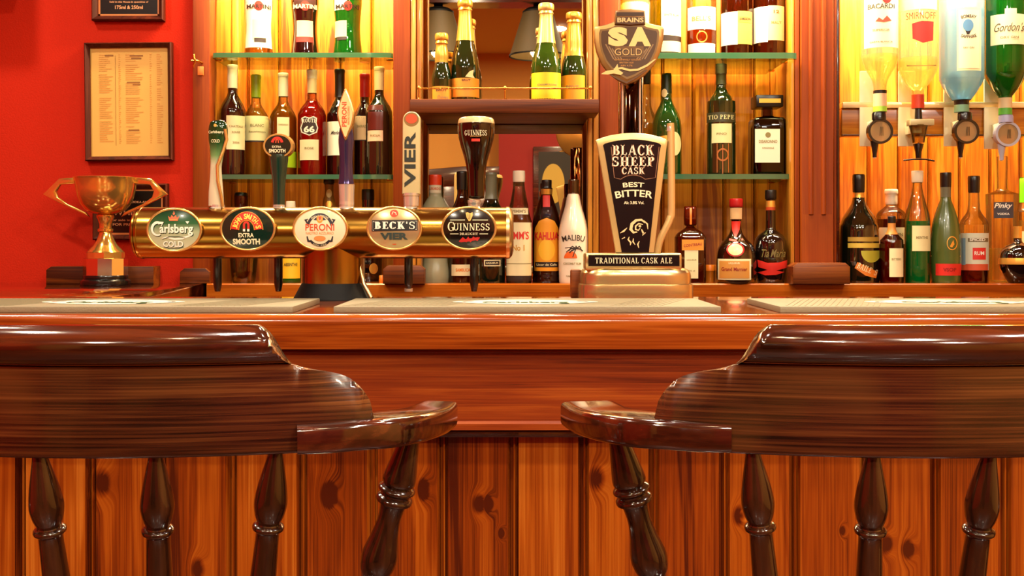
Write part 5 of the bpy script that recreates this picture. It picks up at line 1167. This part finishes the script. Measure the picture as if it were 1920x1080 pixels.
# upper glass shelf
g = 'spirit bottles on the upper whisky shelf'
TALL = lambda hw, base=97: [(-110, 9), (-95, 9.5), (-90, 9), (-60, 9.5), (-48, 13), (-36, hw * .7), (-24, hw * .95), (-14, hw), (base - 3, hw), (base, hw * .95)]
bottle('spirit_bottle', 'white labelled bottle hidden behind the shield shaped clip', 'bottle', 1190, 3.11, zB1, 97, TALL(27), G_clear, [(-110, -85, K_black)], [(1164, 1216, -20, 48, ink('e8d8b0'))], (), (-30, Q_pale), g)
bottle('spirit_bottle', 'yellow green bottle with tall white label right of the shield shaped clip', 'bottle', 1247, 3.03, zB1, 97, TALL(30), glassy('yellow_green_glass', 'b8c82c', '5a7a0c', .16), [(-110, -85, K_black)], [(1240, 1277, -18, 58, L_white), (1240, 1276, 68, 88, ink('c8c4a8'))], [('WHITE RUM', 1258, 20, 26, 5, I_g2)], (-30, Q_yellow), g, art=[('line', [(1242, 73), (1276, 73)], 1.6, I_d), ('line', [(1242, 79), (1276, 79)], 1.6, I_d), ('poly', [(1240, 57), (1275, 59), (1275, 68), (1240, 68)], I_d), ('poly', [(1240, 89), (1275, 89), (1275, 96), (1240, 96)], I_d)])
bottle('whisky_bottle', 'clear whisky bottle with round medallion between two white labels', 'bottle', 1315, 3.03, zB1, 97, TALL(28), G_clear, [(-110, -85, K_black)], [(1290, 1341, 4, 46, L_white), (1291, 1340, 72, 94, L_white)], [("BELL'S", 1315, 26, 34, 9, I_g2)], (44, Q_whisky), g, art=[('disc', 1316, 60, 10, 11, K_gold, {'r0': .8})])
bottle('whisky_bottle', 'whisky bottle with slanting white and yellow label above dark red', 'bottle', 1381, 3.03, zB1, 97, TALL(30), G_brown, [(-110, -85, K_black)], [(1353, 1383, 14, 75, L_white), (1383, 1409, 13, 74, ink('e0b84a')), (1384, 1408, 23, 34, ink('c89a3c'), .0009)], [('JAMESON', 1396, 28, 20, 6, I_d, {'h': .0014})], (-30, Q_red), g)
bottle('whisky_bottle', 'dark red whisky bottle with tall label, last before the fluted post', 'bottle', 1442, 3.03, zB1, 97, TALL(30), G_brown, [(-110, -85, K_black)], [(1414, 1440, 4, 70, L_white), (1440, 1469, 3, 67, L_pink)], [('12', 1455, 14, 10, 6, I_rust), ('MALT', 1455, 34, 18, 5, I_g2)], (-30, Q_red), g)

# counter of the optics bay -------------------------------------------
bottle('liqueur_bottle', 'large black cream liqueur bottle with gold bars at the fluted post', 'bottle', 1610, 3.02, BT, 524.5, [(323, 10), (325, 11), (354, 10.5), (356, 10), (366, 11), (378, 14), (390, 21), (402, 29), (415, 34.5), (430, 37), (520, 37.5), (524.5, 36)], plain('black_green_bottle', '0c0e06', .05, coat=1, spec=.8), [(323, 356, K_black, .6), (357, 366, K_gold, .3)], [(1591, 1648, 440, 448, ink('a8842c')), (1591, 1648, 451, 460, ink('c8a83c'))], [('BAILEYS', 1625, 499, 36, 11, L_cream, {'rot': -.42, 'h': .0017, 'font': slab})], None, art=[('poly', arcpts(1632, 465, 18, 22, 180, 360), ink('a8a02c')), ('poly', [(1608, 486), (1643, 504), (1640, 516), (1622, 511), (1603, 497)], ink('c8701c'), {'h': .0012})])
bottle('spirit_bottle', 'white capped bottle with cream band behind the small bitters bottle', 'bottle', 1671, 3.11, BT, 521, [(349, 11), (352, 12), (358, 12), (360, 11), (376, 11), (379, 9.5), (384, 14), (391, 23), (398, 26.5), (410, 27), (516, 27), (521, 26)], G_clear, [(349, 378, K_white, .3)], [(1647, 1696, 421, 452, L_cream)], [('GIN', 1684, 434, 14, 6, I_g2)], (405, Q_red))
bottle('bitters_bottle', 'small reddish bottle with tall cream label in front of white capped bottle', 'bottle', 1672, 2.985, BT, 524.5, [(400, 6.5), (402, 7), (412, 7), (425, 7.5), (435, 12), (443, 19), (452, 21), (520, 21.5), (524.5, 20)], glassy('ruby_glass', 'c86a4a', '7a2c24', .16), [(400, 412, K_black, .3), (413, 434, plain('tan_neck_band', 'c8843c', .4), .3)], [(1668, 1692, 460, 513, L_cream)], [('BITTERS', 1680, 480, 16, 4, I_g2)], (446, Q_whisky))
bottle('liqueur_bottle', 'clear necked bottle half full of green mint liqueur', 'bottle', 1720, 2.99, BT, 524.5, [(315, 9.5), (317, 10.5), (335, 10), (338, 8.5), (350, 9.5), (370, 14), (390, 20), (405, 22.5), (420, 23), (520, 23.5), (524.5, 22)], G_clear, [(315, 337, K_white, .4)], [(1711, 1744, 418, 465, ink('e0d49c'))], [('MENTHE', 1728, 440, 20, 5, I_g2)], (409, Q_green))
bottle('cognac_bottle', 'frosted green cognac bottle with red band', 'bottle', 1773, 2.99, BT, 524, [(318, 9.5), (320, 10), (343, 9.5), (366, 9.5), (380, 14), (395, 19), (415, 24), (440, 27), (460, 28), (474, 28), (488, 28), (520, 26), (524, 25)], G_frostgreen, [(318, 345, K_black, .4), (345, 364, K_grey, .2)], [(1756, 1800, 488, 510, I_redl)], [('VSOP', 1780, 499, 22, 7, I_dr, {'h': .0012})], None, art=[('disc', 1784, 450, 9, 13, K_gold, {'r0': .85}), ('poly', [(1780, 456), (1786, 444), (1788, 452), (1784, 458)], K_gold), ('line', [(1748, 474), (1798, 474)], 1.2, K_gold)])
bottle('spirit_bottle', 'clear bottle with black cap and blue, white and red label', 'bottle', 1826, 3.01, BT, 523, [(324, 9.5), (326, 10.5), (352, 10), (356, 9.5), (385, 11), (395, 15), (405, 22), (414, 25.5), (425, 26), (518, 26), (523, 25)], G_clear, [(324, 355, K_black, .4)], [(1801, 1852, 431, 500, ink('c8c8b0')), (1802, 1812, 440, 490, ink('7a94a0'), .0009), (1816, 1850, 440, 447, ink('6a5a3a'), .0009), (1824, 1846, 458, 480, I_redl, .0009), (1804, 1850, 488, 500, ink('c8502c'), .0009)], [('SPICED', 1832, 443, 26, 5, L_white, {'h': .0014}), ('RUM', 1835, 468, 16, 7, L_white, {'h': .0014})], (498, Q_red))
vb = bottle('spirit_bottle', 'square shouldered clear bottle with long neck and black label', 'bottle', 1879, 3.08, BT, 522, [(288, 9.5), (305, 9.5), (340, 9), (350, 10), (354, 16), (358, 27), (362, 29), (400, 28), (518, 26), (522, 25)], G_clear, (), [(1865, 1898, 374, 404, ink('3a3a44'))], [('Pinky', 1881, 382, 28, 12, L_white, {'shear': .3, 'h': .0014}), ('VODKA', 1881, 396, 20, 4, L_white, {'h': .0014})], (460, Q_yellow))
bl = bottle('liqueur_bottle', 'squat round black liqueur bottle with gold band', 'bottle', 1908, 2.97, BT, 524, [(418, 7), (440, 7), (448, 9), (452, 16), (458, 24), (466, 30), (476, 32), (488, 33), (500, 31), (510, 26), (518, 20), (524, 16)], G_black, [(418, 440, K_gold), (477, 489, K_gold, .5, 'gold_band')])
bottle('spirit_bottle', 'lime green capped bottle at the edge behind the squat round bottle', 'bottle', 1924, 3.15, BT, 522, [(330, 10), (332, 11), (374, 11), (380, 12), (392, 18), (405, 23), (516, 23), (522, 22)], G_clear, [(330, 376, plain('neon_green_cap', '6ad01c', .35), .4)], [(1904, 1944, 430, 470, L_cream)], (), (410, Q_yellow))

# optics: inverted bottles on measures ---------------------------------
OY = 2.93
rail = thing('optic_rail', 'polished wooden rail across the optics bay', 'rail', (0, 3.0, pz(255, 3.0)))
xr0, xr1 = px(1578, 3.0), 2.27
zt_ = pz(203, 3.0) - pz(255, 3.0)
box('rail_board', xr0, xr1, 0, .05, .003, zt_, wood('rail_pine', ['8a4a0c', 'b46c18', 'c88428'], 'x', 1, .25, .5, 16, .3), rail, .004); box('rail_lip', xr0, xr1, -.006, .05, 0, .004, W_dark, rail, .001)
box('brass_strip', xr0, xr1, -.012, .05, zt_, zt_ + .016, plain('polished_brass_strip', 'f0dca4', .15, .35), rail, .002)
M_plate = plain('white_bracket', 'e8e0c0', .3, coat=.4)
def optic(cx, cy, cbody, label, prof, glass, style, bl, collar, labels=(), texts=(), liquid=None, art=(), bname='spirit_bottle', neckcap=None, spout=True):
    s = OY / F
    # the measure
    t = thing('optic_measure', label, 'optic', (px(cx, OY), OY, pz(cy, OY)), 'optic measures under the inverted bottles')
    ym = 3.0 - OY - .0068
    zz = lambda y: (cy - y) * s
    box('mounting_plate', -23 * s, 9 * s, ym - .005, ym, zz(cy + 24), zz(cy - 120), M_plate, t, .0015)
    box('mounting_arm', -10 * s, 8 * s, .006, ym - .004, zz(cy + 2), zz(cy - 22), M_plate, t, .001)
    if style == 'round':
        MM = Matrix.Rotation(pi / 2, 4, 'X')
        lathe('measure_chamber', [(0, .012), (20 * s, .012), (21 * s, .006), (21 * s, -.012), (0, -.012)], glassy('milky_chamber', 'd8c8a8', 'a89878', .2, .15, .6, 'd8b888'), t, 32, M=MM)
        lathe('chamber_ring', [(19 * s, .014), (23.5 * s, .014), (23.5 * s, -.004), (19 * s, -.004), (19 * s, .014)], bl, t, 36, M=MM)
        for k in range(3):
            tube('chamber_mark', [(-.002 + .004 * k, -.0146, -.012), (.0 + .003 * k, -.0146, .012)], .0006, M_blackm, t, 6)
        lathe('collar', [(0, zz(cy - 36)), (12 * s, zz(cy - 36)), (13 * s, zz(cy - 33)), (13 * s, zz(cy - 22)), (0, zz(cy - 20))], collar, t, 24)
        lathe('spout', [(0, zz(cy + 48)), (4 * s, zz(cy + 48)), (4 * s, zz(cy + 42)), (7 * s, zz(cy + 24)), (8 * s, zz(cy + 18)), (0, zz(cy + 17))], bl if bl is not None else M_black, t, 18, off=(-8 * s, 0, 0))
        lathe('spout_tip', [(0, zz(cy + 50)), (3 * s, zz(cy + 50)), (3.4 * s, zz(cy + 47)), (0, zz(cy + 46))], M_chrome, t, 14, off=(-8 * s, 0, 0))
        ztop = zz(cy - 36)
    else:
        loft('measure_chamber', [(0, zz(268), 11 * s, 9 * s), (0, zz(250), 14 * s, 11 * s), (0, zz(234), 18 * s, 12 * s)], glassy('grey_chamber', 'c8c4a4', '7a7658', .2), t, sm=2)
        box('top_block', -19 * s, 26 * s, -.016, .016, zz(236), zz(224), plain('grey_block', 'b8ac80', .3), t, .002)
        lathe('spout', [(0, zz(297)), (5 * s, zz(297)), (6 * s, zz(285)), (10 * s, zz(270)), (0, zz(268))], M_black, t, 20)
        tube('push_bar', [(-29 * s, -.004, zz(301)), (-12 * s, -.006, zz(299)), (12 * s, -.006, zz(299)), (29 * s, -.004, zz(302))], .0022, M_black, t, 10)
        lathe('collar', [(0, zz(224)), (7 * s, zz(224)), (6 * s, zz(204)), (0, zz(204))], M_black, t, 18)
        ztop = zz(204)
    z_stand = pz(cy, OY) + ztop
    ybase = HY + (ZC - z_stand) * F / OY
    o = bottle(bname, bl_label[cx], 'bottle', cbody, OY, z_stand, ybase, prof + [(ybase - .3, prof[-1][1])], glass, neckcap or (), labels, texts, liquid, 'inverted bottles on the optics', art=art)
    return o
bl_label = {1648: 'inverted white rum bottle, first in the optics row', 1722: 'inverted vodka bottle with red shield label on the T bar optic', 1809: 'inverted pale blue gin bottle', 1886: 'inverted bright green gin bottle at the edge'}
INV = lambda hw, sh, nk, nkw: [(-150, hw * .8), (-146, hw), (-60, hw), (sh - 20, hw), (sh, hw * .97), (sh + 12, hw * .85), (sh + 28, hw * .60), (sh + 38, nkw * 1.25), (nk, nkw)]
optic(1648, 247, 1650, 'black ringed optic measure under the inverted white rum bottle', INV(34, 112, 165, 12), glassy('clear_glass_bright', 'fcfae8', 'f4f0d8', .1, .02, .12, 'f4f0dc'), 'round', M_black, M_black, [(1622, 1682, -60, 94, ink('ece4bc'))], [('BACARDI', 1652, 18, 46, 9, ink('3a2a14'), {'fat': .01}), ('SUPERIOR', 1652, 62, 30, 4, I_g2), ('CARTA BLANCA', 1652, 84, 40, 3, I_g2)], (104, Q_yellow), art=[('disc', 1662, 4, 8, 9, I_redl), ('poly', [(1642, 46), (1648, 39), (1655, 44), (1662, 36), (1670, 45), (1656, 48)], ink('a8482c'))], neckcap=[(170, 176, K_black), (176, 200, plain('buff_stopper', 'd8b890', .4)), (200, 209.8, plain('lime_stopper', '9ac83c', .4))])
optic(1722, 247, 1721, 'clear T bar optic measure under the inverted vodka bottle', INV(36, 128, 172, 11), glassy('clear_glass_bright_vodka', 'fcfae8', 'f4f0d8', .1, .02, .12, 'f4f0dc'), 'tbar', M_black, M_black, [(1690, 1754, -60, 24, ink('ece4bc'))], [('SMIRNOFF', 1726, 36, 50, 13, ink('8a0e06'), {'fat': .0, 'h': .002})], (110, Q_yellow), art=[('poly', [(1711, 50), (1728, 46), (1748, 47), (1747, 82), (1730, 87), (1712, 78)], I_redl), ('line', [(1702, 127), (1752, 127)], 1.4, I_d)], neckcap=[(178, 203.5, K_red if 0 else plain('red_stopper', 'c83c1c', .4))])
optic(1809, 247, 1803, 'black ringed optic measure under the inverted pale blue bottle', INV(40, 150, 190, 13), G_blue, 'round', M_black, M_black, [(1795, 1836, 22, 138, ink('f0e0a8')), (1798, 1833, 26, 134, ink('f4e8b8'), .0008)], [('BOMBAY', 1815, 38, 26, 6, I_d, {'arc': 40}), ('SAPPHIRE', 1815, 76, 26, 6, I_d, {'arc': -30}), ('DRY GIN', 1815, 96, 18, 3, I_g2)], (20, glassy('blue_spirit', 'e0f6fc', 'c8ecfa', .02, .02, .45, 'd0eefa')), art=[('disc', 1814, 55, 9, 11, ink('5a8cb0'), {'h': .0012}), ('poly', [(1809, 64), (1819, 64), (1816, 72), (1812, 72)], I_d)], neckcap=[(188, 197, K_black), (197, 210.5, plain('teal_stopper', '7ab08c', .4))])
optic(1886, 252, 1885, 'pale ringed optic measure under the inverted green bottle', INV(37, 140, 185, 11.5), G_green, 'round', plain('lilac_ring', 'a8a8b4', .3), plain('lilac_collar', 'a0a0c0', .35), [(1860, 1920, 33, 89, ink('e8dca8')), (1884, 1904, 23, 34, ink('e8dca8'))], [("Gordon's", 1892, 57, 50, 16, ink('4a3810'), {'shear': .3, 'fat': 0}), ('DRY GIN', 1892, 76, 30, 4, I_g2)], (-100, G_green), neckcap=[(184, 203, plain('buff_neck_band', 'e0d0a0', .4)), (203, 215.5, plain('green_stopper', '5ab83c', .4))])
